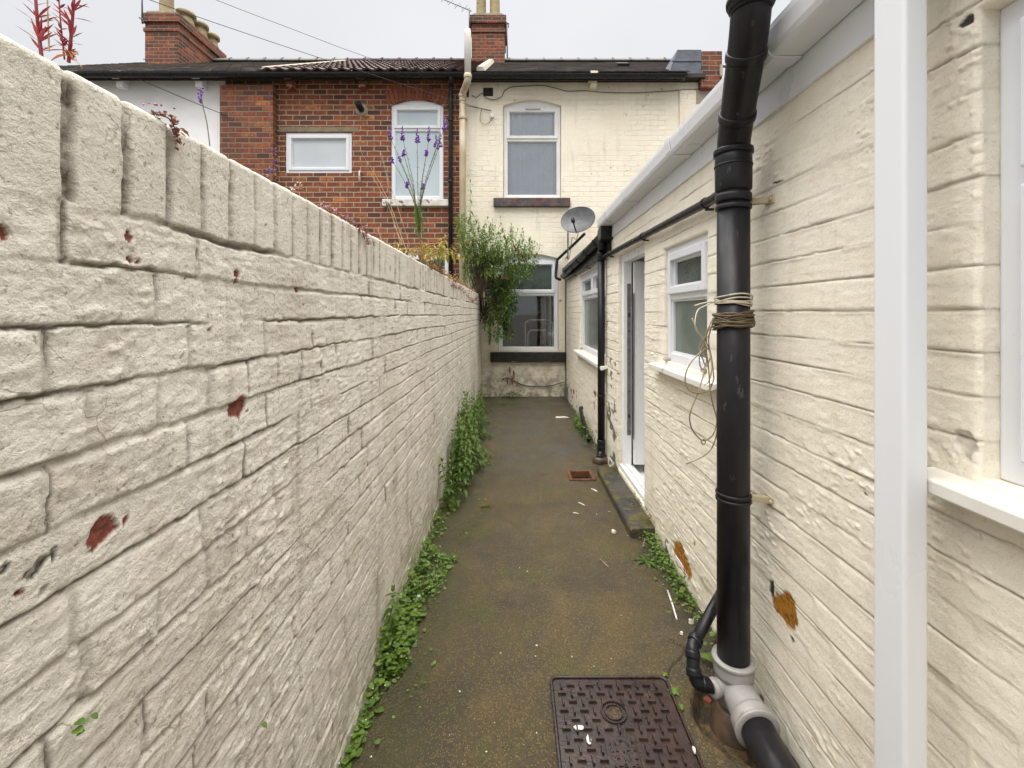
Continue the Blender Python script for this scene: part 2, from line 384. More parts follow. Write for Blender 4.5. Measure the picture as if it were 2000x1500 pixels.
c_ = t.mix(t.rng(t.noise(4,6,.7), .5, .66, 0, .7), c_, (.17,.14,.07)); c_ = t.mix(t.rng(t.noise(7,6,.7,t.scaled(t.pos(),(1,1.3,1))), .58, .68, 0, .6), c_, (.10,.12,.07))
t.bsdf(c_, .55, t.bump(t.noise(30,4,.7), .5, .01)); MT['slate'] = t.m
MT['pier_brick'] = red_brick('sooty_pier_brick', mortar=(.26,.19,.115), soot=.6)
# ================================================================ GROUND
def concrete():
    t = NT('damp_concrete'); p = t.pos(); o = t.xyz(p)
    big = t.noise(1.7, 6, .62); med = t.noise(7, 6, .68)
    col = t.mix(t.rng(big, .34, .66), (.108,.076,.029), (.070,.054,.030))
    col = t.mix(t.rng(med, .42, .72, 0, .7), col, (.050,.044,.034))
    col = t.mix(t.rng(t.noise(1.15, 7, .66, dist=.4), .48, .60, 0, .6), col, (.042,.038,.026))
    col = t.mix(t.rng(t.noise(3.1, 6, .68), .50, .66, 0, .7), col, (.068,.074,.018))
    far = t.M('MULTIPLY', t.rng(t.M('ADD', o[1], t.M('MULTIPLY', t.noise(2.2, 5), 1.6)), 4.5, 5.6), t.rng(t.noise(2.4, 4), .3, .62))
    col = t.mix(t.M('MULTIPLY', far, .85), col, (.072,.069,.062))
    wn = t.n('TexVoronoi', {'Vector': p, 'Scale': 150.}); r = t.xyz(wn.outputs['Color'])[0]; dd = wn.outputs['Distance']
    dot = t.M('MULTIPLY', t.rng(dd, .22, .42, 1, 0), t.rng(r, .62, .66)); col = t.mix(t.M('MULTIPLY', dot, .8), col, (.34,.23,.085))
    dot2 = t.M('MULTIPLY', t.rng(dd, .2, .42, 1, 0), t.rng(r, .16, .2, 1, 0)); col = t.mix(t.M('MULTIPLY', dot2, .8), col, (.022,.02,.016))
    w2 = t.n('TexVoronoi', {'Vector': p, 'Scale': 62.}); r2 = t.xyz(w2.outputs['Color'])[1]
    d3 = t.M('MULTIPLY', t.rng(w2.outputs['Distance'], .10, .2, 1, 0), t.rng(r2, .9, .92)); col = t.mix(d3, col, (.40,.33,.2))
    w4 = t.n('TexVoronoi', {'Vector': p, 'Scale': 85.}); r4 = t.xyz(w4.outputs['Color'])[2]; d4 = t.rng(w4.outputs['Distance'], .18, .40, 1, 0)
    col = t.mix(t.M('MULTIPLY', d4, t.rng(r4, .70, .74, 0, .7)), col, (.20,.135,.05)); col = t.mix(t.M('MULTIPLY', d4, t.rng(r4, .20, .24, .8, 0)), col, (.03,.027,.022))
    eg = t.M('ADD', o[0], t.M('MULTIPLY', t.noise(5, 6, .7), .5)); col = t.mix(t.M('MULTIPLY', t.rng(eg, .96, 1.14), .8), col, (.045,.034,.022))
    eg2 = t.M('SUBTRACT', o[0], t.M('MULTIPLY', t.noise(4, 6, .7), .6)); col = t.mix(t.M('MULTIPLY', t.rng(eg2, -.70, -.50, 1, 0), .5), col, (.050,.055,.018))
    hm = t.attr('hole'); col = t.mix(hm, col, t.mix(t.rng(t.noise(22, 6, .7), .4, .62), (.030,.022,.013), (.15,.09,.03)))
    col = t.mix(t.attr('crack'), col, (.012,.010,.008))
    h = t.M('ADD', t.noise(85, 5, .75), t.M('MULTIPLY', dd, -.5))
    rough = t.rng(t.noise(2.6, 5), .35, .7, .33, .62)
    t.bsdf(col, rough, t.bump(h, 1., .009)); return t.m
MT['concrete'] = concrete()
MT['earth'] = plain('back_lane_ground', (.09,.075,.05), (.06,.055,.045), 1.5, .9, .4, 30)
g = MB(); s_ = 400
g.add([(-s_,-s_,-.25),(s_,-s_,-.25),(s_,s_,-.25),(-s_,s_,-.25)], [(0,1,2,3)])
tag(obj('ground', g, MT['earth']), kind='structure')

def steps(a, b, base, k, mx):
    ys = [a]
    while ys[-1] < b:
        ys.append(ys[-1]+min(mx, max(base, base*(max(ys[-1], .05)/k)**1.4)))
    ys[-1] = b; return np.array(ys)
def yard():
    ys = steps(-1.2, YF, .006, 1.2, .04); xs = np.linspace(-.60, .96, 240)
    X, Y = np.meshgrid(xs, ys)
    Z = .010*(fbm(X*2.2, Y*2.2, 3, 5)-.5)+.004*(fbm(X*14, Y*14, 4, 9)-.5)
    Z += .02*sst(.80, .95, X)*fbm(X*6, Y*3, 3, 2)*sst(1.6, 2.2, Y)
    cr = np.zeros_like(Z)
    pts = [(fx(1300, 1.79), 1.79), (fx(1308, 1.82), 1.83), (fx(1312, 1.86), 1.86), (fx(1330, 1.9), 1.90), (fx(1340, 1.94), 1.95), (.70, 2.0)]
    for (x0, y0), (x1, y1) in zip(pts, pts[1:]):
        t = np.clip(((X-x0)*(x1-x0)+(Y-y0)*(y1-y0))/((x1-x0)**2+(y1-y0)**2), 0, 1)
        d = np.hypot(X-x0-t*(x1-x0), Y-y0-t*(y1-y0))+.006*(fbm(X*60, Y*60, 2, 4)-.5)
        cr = np.maximum(cr, sst(.006, .002, d))
    # slab edge running down the left strip and a cross joint
    j = np.abs(X+.27+.02*fbm(Y*2, Y*0, 2, 3)); cr = np.maximum(cr, .35*sst(.006, .002, j)*sst(3.2, 4.5, Y))
    j = np.abs(Y-2.86-.03*fbm(X*5, X*0, 2, 8)); cr = np.maximum(cr, .35*sst(.010, .004, j)*sst(-.1, -.2, X))
    Z -= .004*cr
    # the hole in the concrete round the clay gully and under the grating
    d = np.hypot((X-.80)/1., (Y-1.60)/1.15)+.02*(fbm(X*12, Y*12, 3, 4)-.5)
    Z -= .045*sst(.165, .12, d); Z += .012*sst(.19, .165, d)*sst(.13, .165, d)
    hol = sst(.19, .15, d)
    inn = (np.abs(X-.60) < .09) & (np.abs(Y-4.02) < .09)
    Z[inn] -= .16
    man = (X > .150) & (X < .598) & (Y < 1.78) & (Y > 1.20); Z[man] -= .03
    P = np.stack([X, Y, Z], -1)
    me = grid_mesh('path', P, attrs={'crack': cr, 'hole': hol}, mats=MT['concrete'])
    o = bpy.data.objects.new('path', me); COL.objects.link(o); tag(o, kind='structure')
yard()

# ================================================================ LEFT WALL
ZT = 1.76; ZC = ZT-.168; CH = .081
def chips(Y, Z, spots):
    m = np.zeros_like(Y)
    for y, z, a, b, sh in spots:
        sel = (np.abs(Y-y) < 3*a) & (np.abs(Z-z) < 3*b)
        d = np.hypot((Y-y)/a, (Z-z-sh*(Y-y))/b)+1.5*(fbm(Y*(.9/a)+3, Z*(.9/b), 6, 21)-.5)
        m = np.where(sel, np.maximum(m, sst(1.0, .86, d)), m)
    return m
def lw(px, py):
    y = F*(-XL)/(CX-px); return y, H-(py-CY)/F*y
def left_wall():
    ys = steps(-1.2, YF-.004, .0024, .50, .03)
    # the near part behind the camera is coarse
    ys = np.concatenate([np.linspace(-1.2, .40, 40), ys[ys > .402]])
    zf = np.arange(-.05, ZT-.014, .0031)
    rows = [(XL, z, 1, 0, 0) for z in zf]
    for a in (10, 35, 60, 85): rows.append((XL-.014+.014*math.cos(R(a)), ZT-.014+.014*math.sin(R(a)), math.cos(R(a)), math.sin(R(a)), 1))
    for x in np.linspace(XL-.022, XL-.205, 26): rows.append((x, ZT, 0, 1, 1))
    for a in (10, 45, 80): rows.append((XL-.211-.014*math.sin(R(a)), ZT-.014+.014*math.cos(R(a)), -math.sin(R(a)), math.cos(R(a)), 1))
    for z in np.linspace(ZT-.02, -.27, 30): rows.append((XL-.225, z, -1, 0, 0))
    rw = np.array(rows); nF = len(zf)
    Y, Xr = np.meshgrid(ys, rw[:,0]); _, Zr = np.meshgrid(ys, rw[:,1]); _, NX = np.meshgrid(ys, rw[:,2]); _, NZ = np.meshgrid(ys, rw[:,3])
    arc = np.concatenate([[0], np.cumsum(np.hypot(np.diff(rw[:,0]), np.diff(rw[:,1])))])-.05
    _, S = np.meshgrid(ys, arc)
    # --- brick courses
    wob = .012*(fbm(Y*1.3, Zr*3, 3, 1)-.5)+.008*(fbm(Y*7, Zr*9, 3, 2)-.5)+.007*(fbm(Y*38, Zr*42, 3, 3)-.5)
    zz = Zr+wob; c = np.floor((zz-ZC)/CH); v = (zz-ZC)-c*CH
    bl = np.where(np.mod(c, 4) == 0, .118, .236)
    yy = Y+.012*(fbm(Y*6, Zr*11, 3, 4)-.5)+np.where(np.mod(c, 2) == 0, 0, .5)*bl+_h(c, c*0, 11)*.06
    b = np.floor(yy/bl); u = yy-b*bl
    dh = np.minimum(v, CH-v); dv = np.minimum(u, bl-u)
    jw = .003+.010*fbm(Y*7, Zr*7, 4, 30)
    jh = sst(jw, jw*.12, dh)*sst(.28, .60, fbm(Y*2.3, zz*7, 4, 31)); jv = sst(jw*1.2, jw*.12, dv)*sst(.34, .62, fbm(Y*5+9, zz*5, 4, 33))*.9
    rnd = _h(b, c, 5); rn2 = _h(b, c, 6)
    D = .0040*(rnd-.5)+(v/CH-.5)*(-.0035)*(.0+rn2)+(u/bl-.5)*.004*(rnd-.5)
    D *= sst(0, .007, np.minimum(dh, dv))
    # a crack line right under each course plus a softer trough round it
    pres = sst(.40, .58, fbm(Y*3.1+5, zz*9, 5, 35))
    jag = .007*(fbm(Y*30, zz*20, 4, 40)-.5)
    crack = sst(.0036, .0008, np.abs(v-.004-jag))*pres
    vcr = sst(.0034, .0008, np.abs(u-.004-.010*(fbm(Y*20, zz*36, 4, 41)-.5)))*sst(.46, .62, fbm(Y*6, zz*6, 4, 42))
    D -= .0055*jh+.005*jv+.0075*crack+.004*vcr
    joint = np.maximum(np.maximum(jh*.25, jv*.3), np.maximum(crack, vcr*.9))
    # --- coping of bricks on edge
    cw = .0818; yc = Y-.648+.008*(fbm(Y*3, Zr*3, 3, 50)-.5)+.008*(fbm(Y*26, Zr*20, 4, 51)-.5); cb = np.floor(yc/cw); cu = yc-cb*cw
    cj = .0065+.0055*_h(np.floor(yc/cw+.5), cb*0, 52)
    dcv = np.minimum(cu, cw-cu)
    jc = sst(cj, cj*.45, dcv)*(.45+.55*sst(.32, .55, fbm(Y*6, Zr*9, 4, 53)))
    Dc = .0030*(_h(cb, cb*0, 54)-.5)-.010*jc+(cu/cw-.5)*.003*(_h(cb, cb*0, 59)-.5)
    Dc += .0050*(fbm(Y*120, Zr*110, 3, 55)-.5)*jc*2
    cop = sst(-.004, .004, zz-ZC)
    bed = sst(.008, .002, np.abs(zz-ZC+.004+.02*(fbm(Y*9, Zr*0, 4, 57)-.5)))*sst(.35, .6, fbm(Y*4, Zr*6, 4, 56))
    D = D*(1-cop)+Dc*cop-.010*bed; joint = joint*(1-cop)+jc*(.6+.4*sst(.4,.6,fbm(Y*50,Zr*40,4,58)))*cop; joint = np.maximum(joint, bed*.8)
    # --- lumps, trowel marks and paint wrinkles
    lump = .0075*(fbm(Y*5, S*7, 5, 60)-.5)+.0045*(fbm(Y*17, S*34, 5, 61)-.5)+.0042*np.abs(fbm(Y*22, S*60, 3, 62)-.5)+.0042*(fbm(Y*55, S*80, 4, 63)-.5)+.005*sst(.58,.8,fbm(Y*40, S*60, 3, 64))*sst(.45,.65,fbm(Y*3,S*4,3,65))
    lump = lump*(1-.72*cop)
    D = D*.9+lump*.8
    sp = [(*lw(467,790), .034, .024, 0), (*lw(252,461), .007, .010, 0), (*lw(462,534), .008, .009, 0), (*lw(462,549), .008, .008, 0), (*lw(200,1040), .020, .017, .3),
          (*lw(248,1015), .006, .006, .3), (*lw(253,507), .005, .005, 0), (*lw(268,512), .005, .004, 0), (*lw(583,565), .009, .009, 0), (*lw(8,455), .006, .016, 0)]
    rc = random.Random(5)
    for k in range(16):
        q = rc.choice(((467,790,.04),(200,1040,.04),(100,1100,.03),(650,700,.5),(640,900,.6)))
        y_, z_ = lw(q[0], q[1]); r_ = rc.uniform(.0015,.004); sp.append((y_+rc.gauss(0,q[2]), z_+rc.gauss(0,q[2]*.7), r_*rc.uniform(1,1.8), r_, rc.uniform(-.5,.5)))
    chip = chips(Y, Zr, sp)
    dk = chips(Y, Zr, [(*lw(75,1108), .013, .008, .6), (*lw(105,1085), .004, .010, .2), (*lw(5,1110), .008, .006, .3), (*lw(85,1152), .006, .005, .3), (*lw(480,1480), .012, .004, 2.)])
    D -= .0035*chip+.004*dk; dk = dk*(.35+.65*sst(.35,.6,fbm(Y*90,Zr*90,3,72)))
    # --- the foot spreads a little
    D += .012*sst(.10, 0, Zr)*fbm(Y*4, Zr*4, 3, 70)
    P = np.stack([Xr+NX*D, Y, Zr+NZ*D*.7], -1)
    back = np.zeros(len(rw), bool); back[-30:] = True
    for k in (joint, chip, dk): k[back] = 0
    me = grid_mesh('garden_wall', P, attrs={'joint': joint, 'chip': chip, 'dark': dk}, mats=MT['wall_left'])
    n = len(me.vertices); o = bpy.data.objects.new('garden_wall', me); COL.objects.link(o)
    me.transform(Matrix.Translation((.67, -3, 0))); o.location = (-.67, 3, 0)
    tag(o, 'long off white painted brick garden wall with upright brick coping, left of the path', 'wall')
left_wall()

# ================================================================ PANEL FRAME FOR WINDOWS
class Pl:
    """a wall plane: u along the wall, v up, n out of it"""
    def __init__(s, o, U, N): s.o, s.U, s.N, s.Z = V(o), V(U), V(N), V((0,0,1))
    def p(s, u, v, n=0): return s.o+s.U*u+s.Z*v+s.N*n
    def box(s, mb, u0, u1, v0, v1, n0, n1, tint=.5):
        mb.obox(s.p((u0+u1)/2, (v0+v1)/2, (n0+n1)/2), s.U*((u1-u0)/2), s.Z*((v1-v0)/2), s.N*((n1-n0)/2), tint)
    def rect(s, mb, u0, u1, v0, v1, w, n0, n1, tint=.5):
        s.box(mb, u0, u0+w, v0, v1, n0, n1, tint); s.box(mb, u1-w, u1, v0, v1, n0, n1, tint)
        s.box(mb, u0+w, u1-w, v0, v0+w, n0, n1, tint); s.box(mb, u0+w, u1-w, v1-w, v1, n0, n1, tint)
FA = Pl((0, YF, 0), (1,0,0), (0,-1,0))        # house fronts: u = X
RW = Pl((XR, 0, 0), (0,1,0), (-1,0,0))        # lean-to wall: u = Y

def arch_pts(u0, u1, v, r, n=12):
    if r <= 0: return [(u0, v), (u1, v)]
    return [(u0+(u1-u0)*i/n, v+r*(1-(2*i/n-1)**2)) for i in range(n+1)]
def window(pl, parent, u0, u1, v0, v1, n, lights, pane_mats, fw=.05, rise=0, frame_mat='pvc', label=None, sashes=()):
    """upvc window: outer frame, transoms/mullions, sashes and one pane per light (lights: rects in 0..1)"""
    mb = MB(); pl.rect(mb, u0, u1, v0, v1, fw, n-.06, n)
    W, Hh = u1-u0, v1-v0
    if rise:
        ap = arch_pts(u0, u1, v1+.001, rise)
        for (a, b), (c, d) in zip(ap, ap[1:]):
            vs = [pl.p(a, v1+.001, n-.05), pl.p(c, v1+.001, n-.05), pl.p(c, d+.012, n-.05), pl.p(a, b+.012, n-.05), pl.p(a, v1+.001, n-.008), pl.p(c, v1+.001, n-.008), pl.p(c, d+.012, n-.008), pl.p(a, b+.012, n-.008)]
            mb.add(vs, [(4,5,6,7), (0,3,2,1), (0,1,5,4), (3,7,6,2)])
    cuts_v = sorted({round(l[2], 4) for l in lights if l[2] > .01}); 
    for cv in cuts_v: pl.box(mb, u0+fw, u1-fw, v0+cv*Hh-fw*.45, v0+cv*Hh+fw*.45, n-.06, n-.002)
    for l in lights:
        if l[0] > .01: pl.box(mb, u0+l[0]*W-fw*.45, u0+l[0]*W+fw*.45, v0+l[2]*Hh+fw*.45, v0+l[3]*Hh-fw*(.45 if l[3] < .99 else 1), n-.06, n-.004)
    f = obj('window', mb, MT[frame_mat], parent, .005)
    if label: f['label'] = label
    for i, l in enumerate(lights):
        a = u0+l[0]*W+(fw if l[0] < .01 else fw*.45); b = u0+l[1]*W-(fw if l[1] > .99 else fw*.45)
        c = v0+l[2]*Hh+(fw if l[2] < .01 else fw*.45); d = v0+l[3]*Hh-(fw if l[3] > .99 else fw*.45)
        if i in sashes:
            sb = MB(); sw = fw*.85; pl.rect(sb, a-.012, b+.012, c-.012, d+.012, sw, n-.045, n+.016)
            obj('sash', sb, MT[frame_mat], f, .005); a += sw-.012; b -= sw-.012; c += sw-.012; d -= sw-.012
        bd = MB(); pl.rect(bd, a-.001, b+.001, c-.001, d+.001, .012, n-.05, n-.012); obj('glazing_bead', bd, MT[frame_mat], f, .003)
        gp = MB(); pl.box(gp, a+.011, b-.011, c+.011, d-.011, n-.036, n-.028); obj('pane', gp, MT[pane_mats[i]], f)
    return f
def facade(mb, x0, x1, z0, z1, ops, depth=.12, y=YF):
    """front skin with openings (x0,x1,z0,z1,rise) and their reveals"""
    us = sorted({x0, x1, *[o[0] for o in ops], *[o[1] for o in ops]}); vs = sorted({z0, z1, *[o[2] for o in ops], *[o[3]+o[4] for o in ops]})
    for a, b in zip(us, us[1:]):
        for c, d in zip(vs, vs[1:]):
            m = ((a+b)/2, (c+d)/2)
            if any(o[0] < m[0] < o[1] and o[2] < m[1] < o[3]+o[4] for o in ops): continue
            mb.add([(a,y,c),(b,y,c),(b,y,d),(a,y,d)], [(0,1,2,3)])
    for a, b, c, d, r in ops:
        ap = arch_pts(a, b, d, r); top = d+r
        if r:
            for (p, q), (s, t) in zip(ap, ap[1:]): mb.add([(p,y,q),(s,y,t),(s,y,top),(p,y,top)], [(0,1,2,3)])
        loop = [(a, c)]+ap+[(b, c)]
        for (p, q), (s, t) in zip(loop, loop[1:]+loop[:1]):
            mb.add([(p,y,q),(s,y,t),(s,y+depth,t),(p,y+depth,q)], [(0,1,2,3)])

# ================================================================ RIGHT WALL (lean-to building)
LT = thing('lean_to_building', (1.8, 3.4, 0), 'cream painted brick lean-to along the right side of the path, with open white door', 'building')
DOOR = (3.17, 3.95, .10, 1.955)
WN = (2.134, 2.74, 1.165, 1.838)           # near small window
WF = (4.50, 6.20, .95, 1.97)               # far wide window
WC = (-.35, .884, 1.125, 2.045)            # window beside the camera
ZR = 2.30
def right_wall():
    ys = np.concatenate([np.linspace(-1.2, .60, 30), steps(.605, YF-.004, .0034, .8, .03)])
    zs = np.arange(-.05, ZR, .0036)
    def snap(arr, vals):
        for v in vals:
            i = np.argmin(np.abs(arr-v)); arr[i] = v
        return np.unique(arr)
    ops = [DOOR, WN, WF, WC]
    ys = snap(ys, [o[i] for o in ops for i in (0, 1)]); zs = snap(zs, [o[i] for o in ops for i in (2, 3)])
    Y, Z = np.meshgrid(ys, zs); ch = .0868
    wob = .004*(fbm(Y*1.1, Z*3, 3, 101)-.5)+.003*(fbm(Y*8, Z*8, 3, 102)-.5)+.0025*(fbm(Y*40, Z*40, 3, 103)-.5)
    zz = Z+wob+.02; c = np.floor(zz/ch); v = zz-c*ch
    bl = np.where(np.mod(c, 4) == 0, .118, .236)
    yy = Y+.008*(fbm(Y*6, Z*11, 3, 104)-.5)+np.where(np.mod(c, 2) == 0, 0, .5)*bl+_h(c, c*0, 111)*.05
    b = np.floor(yy/bl); u = yy-b*bl
    dh = np.minimum(v, ch-v); dv = np.minimum(u, bl-u); jw = .003+.005*fbm(Y*5, Z*5, 3, 130)
    jh = sst(jw, jw*.1, dh)*(.10+.9*sst(.36, .66, fbm(Y*2.6, zz*8, 4, 131))); jv = sst(jw, jw*.1, dv)*sst(.5, .72, fbm(Y*5+9, zz*5, 4, 133))*.5
    rnd = _h(b, c, 105)
    D = (.0045*(rnd-.5)+(v/ch-.5)*(-.003)*(.3+_h(b, c, 106)))*sst(0, .014, np.minimum(dh, dv))
    D -= .0030*jh+.0020*jv
    vc = sst(.0030, .0006, np.abs(v-.003-.005*(fbm(Y*30, zz*20, 4, 140)-.5)))*sst(.44, .62, fbm(Y*3.4+2, zz*9, 5, 141)); D -= .0040*vc
    D += .0026*(fbm(Y*5, Z*7, 4, 160)-.5)+.0022*(fbm(Y*18, Z*62, 4, 161)-.5)
    pim = fbm(Y*46, Z*60, 2, 162); D += .0038*sst(.60, .80, pim)*sst(.40, .66, fbm(Y*3, Z*3, 3, 163))
    joint = np.maximum(np.maximum(jh*.35, jv*.2), vc)
    D += .012*sst(.12, 0, Z)*fbm(Y*4, Z*4, 3, 170)
    def rwp(px, py): y = ry(px); return y, fz(py, y)
    org = chips(Y, Z, [(2.455, .128, .135, .085, .1), (*rwp(1525,1182), .088, .054, -.2), (*rwp(1161,768), .13, .032, 0), (*rwp(1161,790), .05, .06, 0), (*rwp(1120,765), .10, .04, 0), (*rwp(1357,1062), .012, .011, 0)])
    # flaking paint round the door jamb and the foot of the wall
    fl = fbm(Y*9, Z*13, 5, 180)
    zone = sst(.34, .05, np.abs(Y-4.16))*sst(1.25, .35, Z)*.20+sst(.18, .0, Z)*.12+sst(6.0, 7.7, Y)*sst(.9, .1, Z)*.06
    dk = sst(.76, .79, fl*(zone > .01)+zone)*.85
    dk = np.maximum(dk, chips(Y, Z, [(*rwp(1890,42), .016, .010, 0), (*rwp(1147+360,1150), .012, .03, 0), (*rwp(1520,355), .03, .004, .1), (*rwp(1546,1248), .012, .012, 0), (*rwp(1690,965), .004, .005, 0)]))
    gr = chips(Y, Z, [(*rwp(1882,868), .022, .026, 0)]); D -= .004*gr
    D -= .0025*org+.003*dk; dk = np.maximum(dk, gr*.38*fbm(Y*40, Z*40, 3, 191)*1.6)
    # round the arrises and keep relief out of the openings' edges
    for o in ops:
        ex = np.maximum(np.maximum(o[0]-Y, Y-o[1]), np.maximum(o[2]-Z, Z-o[3]))
        D -= .008*np.clip(1-ex/.012, 0, 1)**2*(ex > -.001)
    P = np.stack([XR-D, Y, Z], -1)
    ym = (ys[:-1]+ys[1:])/2; zm = (zs[:-1]+zs[1:])/2; YM, ZM = np.meshgrid(ym, zm)
    keep = np.ones(YM.shape, bool); ev = []; ef = []; n0 = Y.size; idx = np.arange(Y.size).reshape(Y.shape)
    ea = {'joint': [], 'chip': [], 'dark': []}
    for o in ops:
        keep &= ~((YM > o[0]) & (YM < o[1]) & (ZM > o[2]) & (ZM < o[3]))
        i0, i1 = np.searchsorted(ys, o[0]), np.searchsorted(ys, o[1]); k0, k1 = np.searchsorted(zs, o[2]), np.searchsorted(zs, o[3])
        loop = [(k0, i) for i in range(i0, i1)]+[(k, i1) for k in range(k0, k1)]+[(k1, i) for i in range(i1, i0, -1)]+[(k, i0) for k in range(k1, k0, -1)]
        base = n0+len(ev); L = len(loop)
        lv = []
        for dep in (.012, .03, .05, .085):
            for (k, i) in loop:
                q = P[k, i].copy(); q[0] = XR+dep
                w = .004*(vn(q[1]*40+q[2]*40, dep*60, 190)-.5); q[1] += w; q[2] += w
                ev.append(q); ea['joint'].append(joint[k, i]); ea['chip'].append(0); ea['dark'].append(dk[k, i]*(dep < .02))
        ids = [[idx[k, i] for k, i in loop]]+[[base+r*L+j for j in range(L)] for r in range(4)]
        for r in range(4):
            for j in range(L):
                j2 = (j+1) % L; ef.append((ids[r][j], ids[r][j2], ids[r+1][j2], ids[r+1][j]))
    ex = (np.array(ev), np.array(ef), {k: np.array(v) for k, v in ea.items()})
    me = grid_mesh('wall', P, keep, {'joint': joint, 'chip': org, 'dark': dk}, None, ex)
    MT['wall_right_m'] = MT['wall_right']; me.materials.append(MT['wall_right'])
    me.flip_normals(); link('wall', me, LT)
MT['wall_right'] = wall_paint('cream_masonry_paint_b', (.85,.795,.675), (.82,.76,.635), (.68,.585,.44), 55, .55, .45, chipc=(.42,.175,.012), bs=.6, bdist=.005, grit=.35)
right_wall()

def shell():
    m = MB()                                  # rear, end and inner walls so the building is closed
    m.box(4.4, 4.5, -1.2, YF-.01, -.27, ZR-.02); m.box(XR+.09, 4.4, -1.3, -1.2, -.27, ZR-.02)
    m.box(XR+.092, 4.4, 1.9, 2.0, .0, ZR-.02); m.box(XR+.092, 4.4, 4.3, 4.38, .0, ZR-.02)
    m.box(XR+.092, 2.1, 3.02, 3.08, .0, ZR-.02); m.box(2.1, 2.16, 3.02, 4.3, .0, ZR-.02)
    m.box(XR+.092, 4.4, -1.2, 7.8, ZR-.06, ZR-.02)
    obj('inner_wall', m, MT['room'], LT)
    fl = MB(); fl.box(XR+.0, 4.4, -1.2, YF-.01, -.04, .085); obj('floor', fl, MT['door_white'], LT)
    rf = MB(); p = [(0,0),(3.9,.75),(3.9,.80),(0,.05)]
    rf.sweep(p, (XR-.07, -1.5, 2.335), (XR-.07, 4.20, 2.335), (1,0,0), (0,0,1)); rf.sweep(p, (XR-.07, 4.205, 2.175), (XR-.07, YF-.01, 2.175), (1,0,0), (0,0,1))
    obj('roof', rf, MT['slate'], LT)
    up = MB(); up.box(XR+.02, XR+.09, -1.2, 4.2, ZR-.03, 2.36); obj('wall_plate', up, MT['timber'], LT)
    fa = MB(); fa.box(XR-.012, XR+.02, -1.5, 4.18, 2.150, 2.345); obj('fascia', fa, MT['pvc'], LT, .003)
    fb = MB(); fb.box(XR-.016, XR+.02, 4.20, YF-.015, 2.02, 2.165); obj('fascia', fb, MT['black_plastic'], LT, .003)
shell()
def door():
    pl = RW; u0, u1, v0, v1 = DOOR
    f = MB(); n = -.035; w = .065
    pl.box(f, u0, u0+w, v0+.035, v1, n-.07, n); pl.box(f, u1-w, u1, v0+.035, v1, n-.07, n); pl.box(f, u0+w, u1-w, v1-w, v1, n-.07, n)
    fo = obj('door_frame', f, MT['door_white'], LT, .005)
    s = MB(); pl.box(s, u0, u1, v0+.002, v0+.034, n-.09, n+.02); pl.box(s, u0+.02, u1-.02, v0+.034, v0+.05, n-.06, n-.02)
    obj('threshold', s, MT['pvc'], LT, .006)
    k = MB(); pl.box(k, u1-w-.004, u1-w+.002, v0+.3, v1-.25, n-.062, n-.03); obj('lock_keep', k, MT['metal_grey'], fo)
    for z in (.55, 1.42):
        q = MB(); pl.box(q, u1-w-.007, u1-w-.003, z, z+.035, n-.052, n-.040); obj('keep_slot', q, MT['black_plastic'], fo)
    # the leaf stands open into the room, hinged on the far jamb
    d = MB(); d.obox((XR+.112+.36, u1-w-.055, (v0+v1)/2), (.36, -.03, 0), (.002, .02, 0), (0,0,(v1-v0)/2-.06))
    dl = obj('door', d, MT['door_white'], LT, .006)
    e = MB(); e.obox((XR+.110, u1-w-.042, 1.0), (.003, 0, 0), (0,.013,0), (0,0,.62)); obj('lock_strip', e, MT['metal_grey'], dl)
    hm = MB(); hm.obox((XR+.78, u1-w-.125, 1.05), (.02,0,0), (0,.01,0), (0,0,.11)); hm.tube([(XR+.78,u1-w-.14,1.08),(XR+.78,u1-w-.175,1.08),(XR+.69,u1-w-.175,1.08)], .009, 8); obj('handle', hm, MT['metal_grey'], dl)
door()
window(RW, LT, *WN, -.022, [(0,1,0,.575),(0,1,.575,1)], ['obscure','obscure_dots'], .05, sashes=(1,), label='small two light window with obscured glass beside the soil pipe')
window(RW, LT, *WF, -.03, [(0,1,0,.70),(0,.5,.70,1),(.5,1,.70,1)], ['obscure','obscure_dots','obscure_dots'], .06, sashes=(1,2), label='wide window with two small top lights beside the thin downpipe')
window(RW, LT, *WC, -.038, [(0,1,0,.63),(0,1,.63,1)], ['frost_low','frost_low'], .06, sashes=(0,1), label='white window at the edge of the frame above a white sill')
def sills():
    for (u0, u1, z, pr, th) in ((1.985, 2.855, 1.148, .062, .030), (4.36, 6.38, .945, .07, .035), (-.5, .985, 1.122, .062, .030)):
        m = MB(); pr_ = [(-.05,0),(pr,-.012),(pr,-.012-th),(pr-.012,-.014-th),(-.0,-.008-th*.6),(-.05,-.008-th*.6)]
        m.sweep(pr_, RW.p(u0, z), RW.p(u1, z), RW.N, (0,0,1)); obj('sill', m, MT['sill_paint'], LT, .004)
MT['sill_paint'] = plain('cream_sill_paint', (.76,.75,.71), (.70,.68,.62), 5, .5, .2, 40, spots=(9, .62, .72, (.30,.24,.16)))
sills()
# mortar crumbs left at the sill ends
for (y, z) in ((2.70, 1.165), (2.16, 1.165), (6.15, .965)):
    mm = MB(); pr = [(-.03,0),(.012,0),(.016,.008),(.004,.018),(-.03,.02)]
    mm.sweep(pr, (XR, y-.02, z), (XR, y+.02, z+.003), (-1,0,0), (0,0,1)); obj('mortar_crumb', mm, MT['mortar'], LT, .006)

